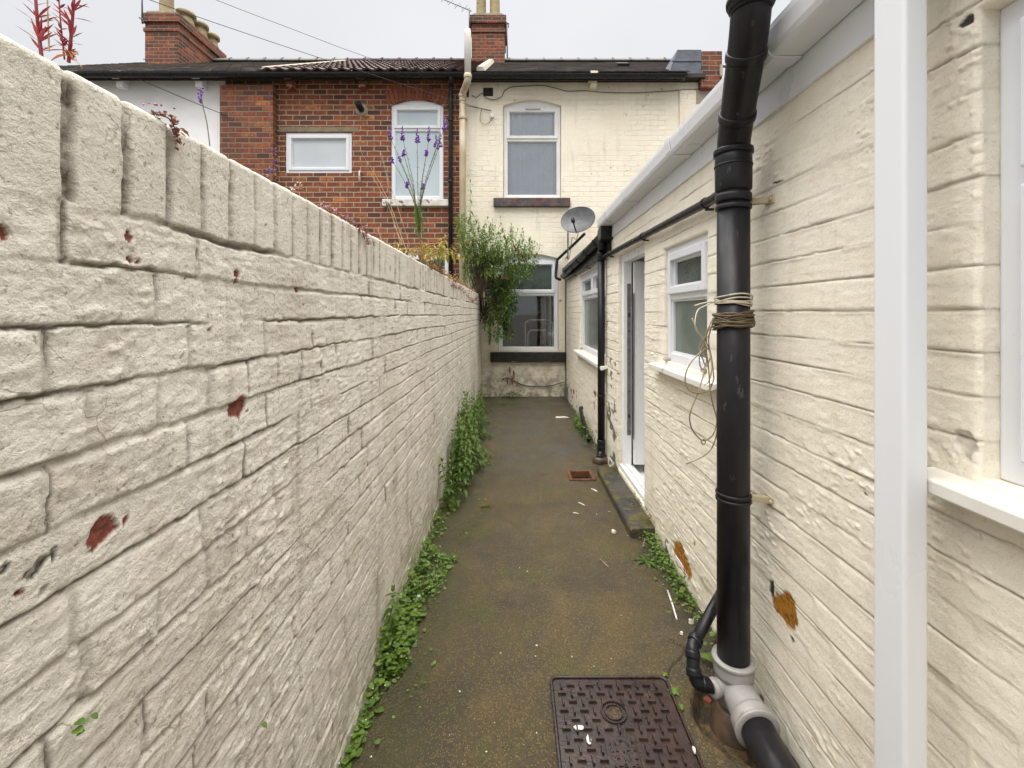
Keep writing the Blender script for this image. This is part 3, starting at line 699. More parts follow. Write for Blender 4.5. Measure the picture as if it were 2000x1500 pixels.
st = MB()
prof = [(0,0),(.160,0),(.163,.075),(.150,.088),(0,.092)]
ysn = np.linspace(2.90, 4.06, 14)
for a, b in zip(ysn[:-1], ysn[1:]):
    pass
st.sweep(prof, (XR, 2.90, -.02), (XR, 4.06, -.02), (-1,0,0), (0,0,1))
o = obj('doorstep', st, MT['step'], None, .012); tag(o, 'worn dark stone doorstep below the open white door', 'step')
o.modifiers['bevel'].segments = 3

# ================================================================ HOUSES
EZ, EY, RY, RZ = 5.53, 7.60, 11.8, 8.02
def roof_slates(x0, x1, kind, seedv):
    """stepped courses up the slope; pantiles also roll across it"""
    m = MB(); L = math.hypot(RY-EY, RZ-EZ); sl = V((0, RY-EY, RZ-EZ))/L; nr = V((0, -(RZ-EZ), RY-EY))/L
    rows = 20 if kind == 'slate' else 15; dL = L/rows
    xend = x1
    for i in range(rows):
        a = V((0, EY, EZ))+sl*(dL*i); b = a+sl*(dL*1.02); x1 = min(xend, 2.98) if (xend > 4 and a.y < 8.75) else xend
        if kind == 'slate':
            w = .25; x = x0-(.125 if i % 2 else 0)
            while x < x1:
                c, d = max(x, x0), min(x+w-.006, x1)
                if d > c:
                    hh = .012+random.uniform(0, .007)
                    p = [a+V((c,0,0))+nr*hh, a+V((d,0,0))+nr*(hh+random.uniform(-.003,.003)), b+V((d,0,0))+nr*.002, b+V((c,0,0))+nr*.002, a+V((c,0,0)), a+V((d,0,0))]
                    m.add(p, [(0,1,2,3),(4,5,1,0)], random.random())
                x += w
        else:
            n = int((x1-x0)/.034); xs = [x0+(x1-x0)*k/n for k in range(n+1)]
            def rl(x): return .018*(1+math.sin(2*math.pi*x/.21))+.006*abs(math.sin(2*math.pi*x/.21))
            lo = [a+V((x,0,0))+nr*(rl(x)+.026) for x in xs]; hi = [b+V((x,0,0))+nr*rl(x) for x in xs]; un = [a+V((x,0,0))+nr*(rl(x)-.004) for x in xs]
            N = n+1; m.add(lo+hi+un, [(k, k+1, N+k+1, N+k) for k in range(n)]+[(2*N+k, 2*N+k+1, k+1, k) for k in range(n)])
    x1 = xend; m.add([(x0,RY,RZ),(x1,RY,RZ),(x1,RY+4.6,EZ),(x0,RY+4.6,EZ)], [(0,1,2,3)])
    return m
def ridge(x0, x1, w=.45):
    m = MB(); x = x0
    while x < x1:
        e = min(x+w, x1); pr = [(.13*math.cos(R(a)), .10*math.sin(R(a))) for a in range(0, 181, 20)]
        m.sweep(pr, (x, RY, RZ-.01), (e, RY, RZ-.01), (0,1,0), (0,0,1), closed=False)
        m.sweep([(q*1.14, s*1.25) for q, s in pr], (e-.05, RY, RZ-.012), (e, RY, RZ-.012), (0,1,0), (0,0,1), closed=False)
        x += w
    return m
def body(m, x0, x1, d=8.3):
    """party walls, rear wall and first floor so the inside stays dark"""
    m.box(x0+.01, x0+.06, YF+.13, YF+d, -.05, 5.45); m.box(x1-.06, x1-.01, YF+.13, YF+d, -.05, 5.45)
    m.box(x0+.06, x1-.06, YF+3.6, YF+3.66, -.05, 5.45); m.box(x0+.06, x1-.06, YF+.13, YF+3.6, 2.75, 2.85); m.box(x0+.06, x1-.06, YF+.13, YF+3.6, 5.40, 5.45); m.box(x0+.06, x1-.06, YF+.13, YF+3.6, -.04, .02)
def corbel(px, py, mat, parent, nm='gutter_corbel'):
    m = MB(); x = fx(px); z = fz(py)
    FA.box(m, x-.075, x+.055, z-.02, z+.07, 0, .24); FA.box(m, x-.055, x+.055, z-.13, z-.022, 0, .15)
    return obj(nm, m, MT[mat], parent, .008)
X1, X2, X3, X4 = -9.6, fx(440), fx(903), 5.2

# --- white rendered house
HW = thing('white_house', ((X1+X2)/2, YF+4, 0), 'white rendered terraced house on the far left, under a slate roof', 'house')
m = MB(); facade(m, X1, X2, -.27, 5.5, []); obj('wall', m, MT['white_render'], HW)
m = MB(); body(m, X1, X2); obj('party_wall', m, MT['room_dark'], HW)
rf = obj('roof', roof_slates(X1, -4.32, 'slate', 1), MT['slate'], HW); obj('ridge_tile', ridge(X1, -4.32), MT['slate'], rf)
m = MB(); FA.box(m, X1, fx(441), fz(158), fz(151), 0, .16); m.box(X1, X2, EY+.035, EY+.055, 5.40, 5.56); obj('soffit_board', m, MT['timber'], HW)
for px in (92, 247, 399): corbel(px, 163, 'white_render', HW)
def stack(house, x0, x1, y0, y1, zb, zt, pots, mat='chimney_brick'):
    m = MB(); m.box(x0, x1, y0, y1, zb, zt-.42); m.box(x0-.025, x1+.025, y0-.025, y1+.025, zt-.42, zt-.33); m.box(x0+.002, x1-.002, y0+.002, y1-.002, zt-.33, zt-.2)
    m.box(x0-.05, x1+.05, y0-.05, y1+.05, zt-.2, zt)
    c = obj('chimney', m, MT[mat], house, .006)
    fl = MB(); 
    pr = [(-.02,0),(.06,.07),(x1-x0-.06,.07),(x1-x0+.02,0)]
    fl.sweep(pr, (x0, y0, zt+.001), (x0, y1, zt+.001), (1,0,0), (0,0,1)); obj('flaunching', fl, MT['mortar'], c)
    fs = MB(); fs.box(x0-.04, x1+.04, y0-.06, y0-.003, zb+.0, zb+.14); obj('flashing', fs, MT['mortar'], c)
    for (px_, py_, r, h) in pots:
        p = MB(); p.lathe((px_, py_, zt+.03), (0,0,1), [(r,0),(r*1.02,.05),(r*.88,.12),(r*.80,h*.8),(r*.85,h-.10),(r*1.12,h-.08),(r*1.12,h),(r*.85,h),(r*.8,h-.15),(r*.1,h-.16)], 20)
        obj('chimney_pot', p, MT['terracotta'], c)
    return c
x0, x1 = fx(283, 10.5), fx(348, 10.5)
stack(HW, x0, x1, 10.5, 12.15, 7.0, 8.43, [(x0+.34,10.72,.17,.8),(x0+.56,11.05,.19,.34),(x0+.58,11.5,.18,.36),(x0+.58,11.93,.18,.34)])

# --- red brick house
HR = thing('red_brick_house', ((X2+X3)/2, YF+4, 0), 'red brick terraced house with a small and a tall white window', 'house')
ops = [(fx(557),fx(687),fz(338),fz(258),0), (fx(763),fx(866),fz(390),fz(206),.10), (fx(795),fx(883),fz(690),fz(492),.0)]
m = MB(); facade(m, X2, X3, -.27, 5.5, ops); obj('wall', m, MT['red_brick'], HR)
m = MB(); m.box(X2, fx(533,7.68), YF-.15, YF-.002, -.27, fz(166,7.68)); obj('pier', m, MT['pier_brick'], HR, .006)
m = MB(); body(m, X2, X3); obj('party_wall', m, MT['room_dark'], HR)
rf = obj('roof', roof_slates(-4.30, -.62, 'pantile', 2), MT['pantile'], HR); obj('ridge_tile', ridge(-4.30, -.62), MT['pantile'], rf)
m = MB(); sl = V((0, RY-EY, RZ-EZ)).normalized()
m.sweep([(-.07,0),(.06,0),(.05,.05),(-.05,.06)], (-4.36, EY+.3, EZ+.19), (-4.36, RY, RZ+.012), (1,0,0), (0,0,1)); obj('roof_fillet', m, MT['mortar'], rf)
for px in (573, 712): corbel(px, 164, 'red_brick', HR)
m = MB(); FA.box(m, fx(545), fx(700), fz(257.5), fz(248), -.06, .004); obj('lintel', m, MT['stone'], HR, .004)
# brick arch of wedge-shaped bricks
m = MB(); xa, xb = fx(758), fx(872); n = 15; Rr = 1.55; xc = (xa+xb)/2; half = (xb-xa)/2; zb = fz(206)+.098; ca = math.asin(half/Rr)
for i in range(n):
    a0 = -ca+2*ca*i/n+.004; a1 = -ca+2*ca*(i+1)/n-.004
    q = [(xc+r*math.sin(a), zb-Rr+r*math.cos(a)) for r, a in ((Rr,a0),(Rr,a1),(Rr+.235,a1),(Rr+.235,a0))]
    vs = [(x, YF-.010-random.random()*.003, z) for x, z in q]+[(x, YF+.02, z) for x, z in q]
    m.add(vs, [(0,1,2,3),(0,4,5,1),(1,5,6,2),(2,6,7,3),(3,7,4,0)], random.random())
t = NT('arch_brick'); t.bsdf(t.mix(t.rng(t.noise(22,4,.7), .35, .7, 0, .6), t.ramp(t.attr('tint'), [(0,(.22,.06,.03)),(.5,(.30,.09,.045)),(1,(.17,.05,.03))]), (.09,.04,.03)), .85, t.bump(t.noise(60,4), .6, .006)); MT['arch'] = t.m
obj('brick_arch', m, MT['arch'], HR)
window(FA, HR, ops[0][0]+.005, ops[0][1]-.005, ops[0][2]+.005, ops[0][3]-.004, -.02, [(0,1,0,1)], ['frost_low'], .06, sashes=(0,))
w_ = window(FA, HR, ops[1][0]+.005, ops[1][1]-.005, ops[1][2]+.005, ops[1][3]+.03, -.03, [(0,1,0,.74),(0,1,.74,1)], ['frost','frost'], .06, .066, sashes=(1,))
window(FA, HR, ops[2][0]+.005, ops[2][1]-.005, ops[2][2]+.005, ops[2][3]-.005, -.03, [(0,1,0,.66),(0,1,.66,1)], ['obscure_dots','obscure_dots'], .07, sashes=(1,))
m = MB(); FA.box(m, fx(748), fx(877), fz(404), fz(390.5), -.05, .07); obj('sill', m, MT['sill_white'], HR, .012)
m = MB(); c0 = at(706,214,YF); m.lathe(c0+V((0,.05,0)), (0,-1,0), [(.12,0),(.11,.052),(.08,.056),(.02,.058)], 9); fr = obj('flue_collar', m, MT['mortar'], HR)
m = MB(); m.tube([c0+V((0,.1,0)), c0+V((.0,-.10,0)), c0+V((-.01,-.17,.05))], .055, 16); obj('flue', m, MT['black_plastic'], HR)
m = MB(); q = at(703.5,345,YF); m.tube([q+V((0,.02,.08)), q+V((0,-.03,.08)), q+V((0,-.04,.06)), q+V((0,-.04,-.1))], .016, 8); obj('overflow_pipe', m, MT['white_pipe'], HR)
m = MB(); FA.box(m, fx(442), fx(903), fz(158), fz(151), 0, .16); m.box(X2+.002, X3, EY+.035, EY+.055, 5.40, 5.56); obj('soffit_board', m, MT['timber'], HR)

# --- cream painted house
HC = thing('cream_house', (2.1, YF+4, 0), 'cream painted brick terraced house closing the end of the path', 'house')
opc = [(fx(983),fx(1096),fz(387),fz(206),.10), (fx(973),fx(1091),fz(686),fz(505),.09)]
m = MB(); facade(m, X3, X4, -.27, 5.46, opc); obj('wall', m, MT['cream'], HC)
m = MB(); FA.box(m, fx(1326), X4, 3.2, fz(177), 0, .03); obj('pier', m, MT['cream'], HC, .01)
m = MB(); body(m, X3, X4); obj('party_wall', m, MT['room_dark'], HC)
m = MB(); m.box(fx(905), fx(1370), YF-.17, YF-.0, 5.465, 5.53); m.box(X3+.002, fx(1337,7.65), EY+.035, EY+.055, 5.40, 5.56); obj('soffit_board', m, MT['timber'], HC)
rf = obj('roof', roof_slates(-.53, 4.6, 'slate', 3), MT['slate'], HC); obj('ridge_tile', ridge(-.53, 4.28), MT['slate'], rf)
m = MB(); m.sweep([(-.09,0),(.09,0),(.05,.07),(-.04,.08)], (-.57, EY+.02, EZ+.02), (-.57, RY, RZ+.03), (1,0,0), (0,0,1)); obj('roof_fillet', m, MT['mortar'], rf)
m = MB(); q = V((fx(1215,9.2), 9.2, EZ+(9.2-EY)*.593+.02)); m.obox(q, (.12,0,0), (0,.12,.07), (0,-.03,.05)); obj('roof_vent', m, MT['black_plastic'], rf)
stack(HC, fx(921,11.4), fx(985,11.4), 11.4, 12.3, 7.4, fz(31,11.4), [(fx(939,11.6),11.75,.15,1.0),(fx(966,11.6),11.75,.155,1.0)])
# lead covered upstand and the stub of the side stack at the right end of the roof
m = MB(); q = [(fx(1303,7.7), fz(151,7.7)), (fx(1369,7.7), fz(151,7.7)), (fx(1369,7.7), fz(98,7.7)), (fx(1322,7.7), fz(98,7.7))]
m.sweep(q, (0,7.68,0), (0,9.3,0), (1,0,0), (0,0,1)); q2 = [(x, z) for x, z in ((fx(1303,7.7)+.1,fz(118,7.7)),(fx(1369,7.7),fz(118,7.7)),(fx(1369,7.7),fz(122,7.7)),(fx(1300,7.7)+.06,fz(122,7.7)))]
m.sweep(q2, (0,7.668,0), (0,7.679,0), (1,0,0), (0,0,1)); obj('lead_upstand', m, MT['lead'], HC, .02)
m = MB(); m.box(fx(1369.5,7.7), fx(1411,7.7), 7.70, 8.6, fz(172,7.7), fz(99,7.7)); obj('chimney', m, MT['chimney_brick'], HC, .015)
m = MB(); m.box(fx(1405,7.7), fx(1412,7.66), 7.66, 7.7, fz(150,7.7), fz(128,7.7)); m.box(fx(1358), X4, YF-.034, YF-.031, fz(205), fz(178)); obj('mortar_patch', m, MT['mortar'], HC, .01)
corbel(1157, 160, 'cream', HC)
w = window(FA, HC, opc[0][0]+.006, opc[0][1]-.006, opc[0][2]+.004, opc[0][3]+.005, -.05, [(0,1,0,.64),(0,1,.64,1)], ['glass','glass'], .06, .085, 'pvc_dirty', sashes=(1,))
m = MB(); FA.box(m, fx(1026), fx(1056), fz(213.5), fz(210.5), -.04, -.028); obj('trickle_vent', m, MT['metal_grey'], w)
w = window(FA, HC, opc[1][0]+.006, opc[1][1]-.006, opc[1][2]+.004, opc[1][3]+.0, -.05, [(0,1,0,.62),(0,1,.62,1)], ['glass','obscure_dots'], .06, .08, sashes=(1,))
m = MB(); FA.box(m, fx(964), fx(1113), fz(405), fz(388), -.05, .075); obj('sill', m, MT['sill_red'], HC, .012)
m = MB(); FA.box(m, fx(958), fx(1104), fz(707), fz(687.5), -.05, .07); obj('sill', m, MT['sill_black'], HC, .012)
def curtain(u0, u1, v0, v1, y, mat, par):
    m = MB(); n = 60; vs = []
    for k in range(n+1):
        u = u0+(u1-u0)*k/n; d = .012*math.sin(k*.9)+.008*math.sin(k*2.3+1)
        vs += [(u, y+d, v0), (u, y+d, v1)]
    m.add(vs, [(2*k, 2*k+2, 2*k+3, 2*k+1) for k in range(n)], .5, True); return obj('curtain', m, MT[mat], par)
curtain(opc[0][0]-.1, opc[0][1]+.1, opc[0][2]-.1, opc[0][3]+.2, YF+.135, 'curtain', HC)
# room behind the ground floor window: wall with the gloom put into its near-black colour, door edge and a white tubular rack
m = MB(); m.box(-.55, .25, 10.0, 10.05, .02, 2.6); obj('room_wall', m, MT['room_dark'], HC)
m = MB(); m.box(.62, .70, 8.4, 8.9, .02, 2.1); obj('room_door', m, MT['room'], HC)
rk = MB(); Yk = YF+.28
for (a, b, c) in ((1026, 625, 700), (1031, 645, 700)):
    pth = crom([at(a,c,Yk), at(a,b+12,Yk), at(a+3,b+3,Yk), at(a+10,b,Yk), at(a+42,b,Yk), at(a+50,b+3,Yk), at(a+53,b+12,Yk), at(a+53,c,Yk)], 5); rk.tube(pth, .012, 8)
p0 = at(1031,700,Yk); 
o = obj('clothes_rack', rk, MT['pvc']); tag(o, 'white tubular rack standing inside behind the dark ground floor window', 'rack')
m = MB(); FA.box(m, fx(944), fx(963), fz(188), fz(172), -.01, .012)
for k in range(4):
    for i in range(3): FA.box(m, fx(947+i*5), fx(950+i*5), fz(175+k*3.4), fz(173.2+k*3.4), .012, .018)
obj('air_brick', m, MT['timber'], HC, .004)
# ================================================================ GUTTERS
def half_round(r, th=.005, n=12):
    o = [(r*math.cos(R(180+180*k/n)), r*math.sin(R(180+180*k/n))) for k in range(n+1)]
    i = [((r-th)*math.cos(R(180+180*k/n)), (r-th)*math.sin(R(180+180*k/n))) for k in range(n, -1, -1)]
    return o+i
def gutter_run(name, p0, p1, U, r, mat, label, brk):
    p0, p1 = V(p0), V(p1); L = (p1-p0); d = L.normalized()
    t = thing(name, (p0+p1)/2, label, 'gutter')
    m = MB(); m.sweep(half_round(r), p0, p1, U, (0,0,1), smooth=False); obj('channel', m, MT[mat], t)
    s = brk/2
    while s < L.length:
        m = MB(); m.sweep(half_round(r+.007, .007), p0+d*(s-.02), p0+d*(s+.02), U, (0,0,1)); 
        obj('bracket', m, MT[mat], t); s += brk
    return t
gutter_run('eaves_gutter', (X1, EY-.03, 5.475), (fx(912,7.57), EY-.03, 5.475), (0,1,0), .066, 'black_plastic', 'long black half round gutter along the white and red brick houses', 1.1)
gutter_run('eaves_gutter', (fx(922,7.57), EY-.03, 5.465), (fx(1336,7.57), EY-.03, 5.455), (0,1,0), .064, 'black_plastic', 'black half round gutter under the slate roof of the cream house', .9)
t = gutter_run('lean_to_gutter', (.865, 4.28, 2.205), (.865, 7.74, 2.10), (1,0,0), .060, 'black_plastic', 'low black half round gutter on the far end of the lean-to', .62)
m = MB(); m.tube([(.865,4.34,2.20),(.865,4.20,2.26),(.862,4.12,2.27)], .062, 14); m.tube([(.865,4.40,2.2),(.865,4.40,2.06)], [.055,.043], 14); m.box(.80,.93,4.13,4.30,2.13,2.25); obj('outlet', m, MT['black_plastic'], t, .012)
# square white gutter
t = thing('square_gutter', (.85, 1.8, 2.25), 'square white plastic gutter along the near end of the lean-to', 'gutter')
xi, xo, zb, zt = XR-.016, .792, 2.252, 2.336
pr = [(xi,zb),(xo+.022,zb),(xo+.010,zb+.006),(xo+.002,zb+.02),(xo-.006,zt-.02),(xo-.006,zt),(xo+.006,zt),(xo+.008,zt-.018),(xo+.014,zb+.022),(xo+.024,zb+.006),(xi-.004,zb+.006),(xi-.004,zt-.01),(xi,zt-.01)]
m = MB(); m.sweep(pr, (0,-1.5,0), (0,4.24,0), (1,0,0), (0,0,1)); obj('channel', m, MT['pvc'], t, .002)
for y in (.62, 1.43, 2.30, 3.25):
    m = MB(); pb = [(xi,zb-.006),(xo+.020,zb-.006),(xo+.004,zb+.002),(xo-.006,zb+.018),(xo-.014,zt-.02),(xo-.014,zt+.006),(xo+.012,zt+.006),(xo+.012,zt),(xo-.007,zt-.0),(xo-.007,zt-.02),(xo+.001,zb+.02),(xo+.009,zb+.005),(xo+.022,zb-.001),(xi,zb-.001)]
    m.sweep(pb, (0,y-.03,0), (0,y+.03,0), (1,0,0), (0,0,1)); obj('bracket', m, MT['pvc'], t, .002)
m = MB(); m.box(xo-.006, xi, 4.241, 4.252, zb, zt); obj('stop_end', m, MT['pvc'], t, .003)

# ================================================================ PIPES
def ring(m, c, d, r0, r1, w, seg=24):
    c = V(c); d = V(d).normalized()
    m.tube([c-d*w/2, c-d*w*.45, c-d*w*.2, c+d*w*.2, c+d*w*.45, c+d*w/2], [r0, r1*.985, r1, r1, r1*.985, r0], seg)
# --- soil stack
SX, SY, SR = .800, 1.64, .0555
t = thing('soil_pipe', (SX, SY, 0), 'thick black soil pipe with a cranked top standing on a grey junction', 'drainpipe')
m = MB(); m.tube([(SX,SY,.17),(SX,SY,1.95)], SR, 32); obj('pipe', m, MT['black_pipe'], t)
elb = crom([(SX,SY,2.02),(SX-.004,SY-.012,2.07),(SX-.022,SY-.07,2.13),(SX-.075,SY-.24,2.275),(SX-.093,SY-.295,2.335),(SX-.097,SY-.307,2.38)], 6)
m = MB(); m.tube(elb, SR*1.0, 32); obj('bend', m, MT['black_pipe'], t)
m = MB(); m.tube([(SX-.097,SY-.307,2.34),(SX-.097,SY-.307,2.41),(SX-.097,SY-.307,4.2)], SR, 28); obj('upper_pipe', m, MT['black_pipe'], t)
def collar(rings, nm='collar', mat='black_pipe', par=t):
    m = MB()
    for c, d, r0, r1, w in rings: ring(m, c, d, r0, r1, w, 32)
    return obj(nm, m, MT[mat], par)
up = (0,0,1); dg = (-.053,-.17,.145)
collar([((SX,SY,1.965),up,SR,SR+.007,.15),((SX,SY,2.035),up,SR,SR+.012,.022),((SX,SY,1.985),up,SR,SR+.0095,.008)])
collar([((SX,SY,1.868),up,SR,SR+.006,.030),((SX,SY,1.834),up,SR,SR+.006,.016)])
collar([((SX,SY,.795),up,SR,SR+.005,.012),((SX,SY,.775),up,SR,SR+.005,.012)])
collar([((SX-.024,SY-.076,2.135),dg,SR,SR+.005,.03)])
collar([((SX-.070,SY-.225,2.262),dg,SR,SR+.005,.03)])
collar([((SX-.097,SY-.307,2.40),up,SR,SR+.008,.10),((SX-.097,SY-.307,2.375),up,SR,SR+.013,.018),((SX-.097,SY-.307,2.42),up,SR,SR+.012,.012)])
for z in (1.853, .785):
    m = MB(); m.obox((SX+.080, SY-.022, z), (.032,-.014,0), (.0035,.008,0), (0,0,.012)); m.obox((XR-.003, SY-.040, z), (.004,0,0), (0,.026,0), (0,0,.016)); 
    m.tube([(XR-.014,SY-.052,z),(XR+.004,SY-.052,z)], .0075, 10); obj('bracket', m, MT['rust_pipe'], t, .003)
# grey junction: socket, body and the mouth towards the camera
m = MB(); m.tube([(SX,SY,.03),(SX,SY,.10),(SX,SY,.145)], [SR+.004,SR+.006,SR+.008], 32); 
ring(m, (SX,SY,.165), up, SR+.004, SR+.013, .055, 32); ring(m, (SX,SY,.193), up, SR+.003, SR+.018, .014, 32)
br = crom([(SX,SY+.0,.10),(SX,SY-.045,.098),(SX,SY-.10,.092),(SX-.001,SY-.135,.088)], 5); m.tube(br, [.054+.010*k/15 for k in range(len(br))], 28)
bd = (0,-1,-.10); ring(m, (SX-.001,SY-.140,.0875), bd, SR+.003, SR+.014, .04, 28); ring(m, (SX-.001,SY-.163,.085), bd, SR+.0015, SR+.018, .012, 28)
m.tube([(SX,SY,.105),(SX-.06,SY-.02,.108),(SX-.085,SY-.028,.109)], [.030,.028,.028], 18); ring(m, (SX-.083,SY-.0275,.109), (-1,-.33,0), .024, .032, .022, 18)
obj('junction', m, MT['grey_plastic'], t)
m = MB(); m.lathe((SX-.004,SY-.02,-.12), up, [(.082,0),(.088,.06),(.082,.10),(.074,.13),(.066,.16),(.06,.165)], 28); obj('clay_socket', m, MT['clay'], t)
m = MB(); m.tube([(SX-.001,SY-.12,.0885),(SX-.002,SY-.30,.070),(SX-.004,SY-.60,.052),(SX-.004,SY-1.8,.048)], SR, 28); obj('branch_pipe', m, MT['black_pipe'], t)
# --- small waste pipe dropping into the junction
def at_g(px, py, Y): return at(px, py, Y)
w0 = V((XR+.02,1.92,.345)); w1 = at(1352,1262,1.66); w2 = at(1356,1330,1.615); w3 = V((SX-.075,SY-.025,.109))
pth = [w0, w0+(w1-w0)*.5, w0+(w1-w0)*.93, w1+(w2-w1)*.06, w1+(w2-w1)*.22, w1+(w2-w1)*.75, w2+V((.012,.0,-.006)), w2+(w3-w2)*.45, w3]
t2 = thing('waste_pipe', (.72, 1.66, .05), 'short thin black waste pipe bending into the grey junction of the soil pipe', 'pipe')
m = MB(); m.tube([w0, w0+(w1-w0)*.97], .0205, 18); obj('pipe', m, MT['black_plastic'], t2)
m = MB(); m.tube(crom(pth[2:], 6), .0225, 18)
for a, b in ((pth[2], w1-w0), (pth[4], w2-w1), (pth[5], w2-w1), (pth[7], w3-w2)): ring(m, a, b, .0225, .0265, .026, 18)
obj('elbow', m, MT['black_plastic'], t2)
# --- waste pipe along the wall under the gutter
t3 = thing('waste_pipe', (.875, 4, 1.95), 'long thin black waste pipe running along the lean-to wall above the door', 'pipe')
m = MB(); m.tube([(SX+.03,SY+.12,1.945),(SX+.062,SY+.21,1.948),(.878,2.0,1.952),(.878,4.2,1.995),(.880,7.70,2.03)], .0215, 16); obj('pipe', m, MT['black_plastic'], t3)
for y in (2.06, 3.05, 4.10, 5.3, 6.5):
    z = 1.952+(y-2)*.0195 if y < 4.2 else 1.995+(y-4.2)*.01
    m = MB(); ring(m, (.878,y,z), (0,1,.02), .0215, .026, .018, 16); m.box(.878,XR+.0,y-.009,y+.009,z-.033,z-.024); obj('clip', m, MT['black_plastic'], t3)
# --- thin downpipe by the door
DX, DY = .862, 4.43
t4 = thing('downpipe', (DX, DY, 0), 'thin black downpipe beside the white door, below the low black gutter', 'drainpipe')
m = MB(); m.tube([(DX,DY,.10),(DX,DY,2.12)], .035, 20); obj('pipe', m, MT['black_pipe'], t4)
m = MB(); ring(m, (DX,DY,.17), up, .035, .040, .08, 20); ring(m, (DX,DY,2.02), up, .035, .041, .06, 20); ring(m, (DX,DY,.64), up, .035, .0385, .02, 20); ring(m, (DX,DY,1.98), up, .035, .044, .012, 20); obj('collar', m, MT['black_plastic'], t4)
m = MB(); m.tube(crom([(DX,DY,.15),(DX,DY,.09),(DX-.012,DY-.03,.055),(DX-.03,DY-.07,.035)], 5), .040, 18); obj('shoe', m, MT['black_plastic'], t4)
for z in (1.36, .56):
    m = MB(); m.box(DX+.030, XR+.002, DY-.05, DY-.028, z-.014, z+.014); obj('bracket', m, MT['rust_pipe'], t4)
m = MB(); m.lathe((DX-.02,DY-.05,-.02), up, [(.075,0),(.075,.06),(.068,.075),(.06,.075),(.06,.02)], 20); obj('clay_socket', m, MT['clay'], t4)
# --- stub waste pipe left of it
m = MB(); q = [at(1149,806,5.35), at(1150,812,5.33), at(1156,838,5.2), at(1166,872,5.0)]
q = [V((.86,5.62,.27)), V((.835,5.60,.262)), V((.832,5.42,.19)), V((.838,5.0,.04))]; m.tube(crom(q, 5), .024, 14); ring(m, q[2], q[3]-q[2], .024, .028, .03, 14)
o = obj('waste_pipe', m, MT['black_plastic']); tag(o, 'short black stub pipe sloping down to the path behind the thin downpipe', 'pipe')
# --- white square downpipe close to the camera
t5 = thing('square_downpipe', (.825, .96, 0), 'square white plastic downpipe standing very close on the right', 'drainpipe')
m = MB(); m.box(.7995, .8505, .9215, 1.0035, -.02, 2.26); obj('pipe', m, MT['pvc'], t5, .008, 4)
# --- house pipes
t6 = thing('downpipe', (fx(880,7.7), 7.72, 0), 'black downpipe on the red brick house beside its tall window', 'drainpipe')
m = MB(); m.tube(crom([at(881,150,7.57), at(880.5,160,7.60), at(880.5,172,7.72), (fx(880,7.74),7.74,4.8)], 5)+[V((fx(880,7.74),7.74,0))], .038, 14); obj('pipe', m, MT['black_plastic'], t6)
for py in (235, 355): m = MB(); ring(m, at(880,py,7.74), up, .038, .046, .05, 14); obj('collar', m, MT['black_plastic'], t6)
t7 = thing('vent_pipe', (fx(905,7.68), 7.68, 0), 'tall cream and rust stained vent pipe rising past the eaves between the two houses', 'drainpipe')
m = MB(); m.tube([at(913.5,146,7.45), at(913.5,64,7.45), at(913.5,58,7.45), at(913.5,56.5,7.45)], [.055,.055,.045,.02], 18); obj('upper_pipe', m, MT['white_pipe'], t7)
m = MB(); m.tube(crom([at(913.5,144,7.45), at(913,158,7.46), at(908,172,7.56), at(903.5,184,7.66), at(903.5,200,7.68)], 5), .057, 18); ring(m, at(913.5,150,7.45), up, .057, .066, .06, 18); ring(m, at(903.5,187,7.67), up, .057, .066, .06, 18); obj('bend', m, MT['rust_pipe'], t7)
m = MB(); m.tube([at(903.5,196,7.68), at(903.5,300,7.68), (fx(903.5,7.68),7.68,0)], .056, 18); ring(m, at(903.5,231,7.68), up, .056, .066, .05, 18); m.box(fx(896,7.75), fx(912,7.75), 7.735, 7.83, fz(232,7.75), fz(229,7.75)); obj('lower_pipe', m, MT['rust_pipe'], t7)
m = MB(); q = [at(1142.5,456,7.5), at(1120,478,7.62), at(1091,505,7.70), at(1088,511,7.70), at(1085.5,538,7.66), at(1087,543,7.62), at(1094,546,7.5)]
m.tube(crom(q, 4), .024, 12); o = obj('overflow_pipe', m, MT['black_plastic']); tag(o, 'thin black overflow pipe rising diagonally below the satellite dish', 'pipe')

# ================================================================ DISH, AERIALS, WIRES
c = at(1128.5, 428.5, 7.35); t8 = thing('satellite_dish', c-V((0,0,.45)), 'grey oval satellite dish beside the ground floor window of the cream house', 'satellite dish')
ax = V((-.36,-.80,.30)).normalized(); e1 = V((0,0,1)).cross(ax).normalized(); e2 = ax.cross(e1)
ro = [];
m = MB(); nr, ns = 8, 36
for side in (0, 1):
    vs = [c-ax*(.05+.008*side)]; 
    for i in range(1, nr+1):
        r = i/nr
        for k in range(ns):
            a = 2*math.pi*k/ns; vs.append(c+e1*(.285*r*math.cos(a))+e2*(.235*r*math.sin(a))+ax*(.05*r*r-.05-.008*side))
    fs = [(0, 1+k, 1+(k+1) % ns) for k in range(ns)]+[(1+i*ns+k, 1+(i+1)*ns+k, 1+(i+1)*ns+(k+1) % ns, 1+i*ns+(k+1) % ns) for i in range(nr-1) for k in range(ns)]
    m.add(vs, fs, .5, True)
m.tube([c+e1*(.285*math.cos(a*math.pi/18))+e2*(.235*math.sin(a*math.pi/18))-ax*.003 for a in range(37)], .006, 6, False)
obj('reflector', m, MT['dish'], t8)
f0 = c-e2*.20-ax*.02; f1 = c+ax*.20-e2*.12-e1*.02
m = MB(); m.tube([c-e2*.235-ax*.01, c-e2*.22+ax*.08, f1], .012, 8); obj('feed_arm', m, MT['black_plastic'], t8)
m = MB(); m.tube([f1-ax*.06, f1-ax*.02, f1+ax*.03], [.030,.03,.022], 12); m.obox(f1-ax*.01, e1*.02, e2*.035, ax*.02); obj('receiver', m, MT['black_plastic'], t8)
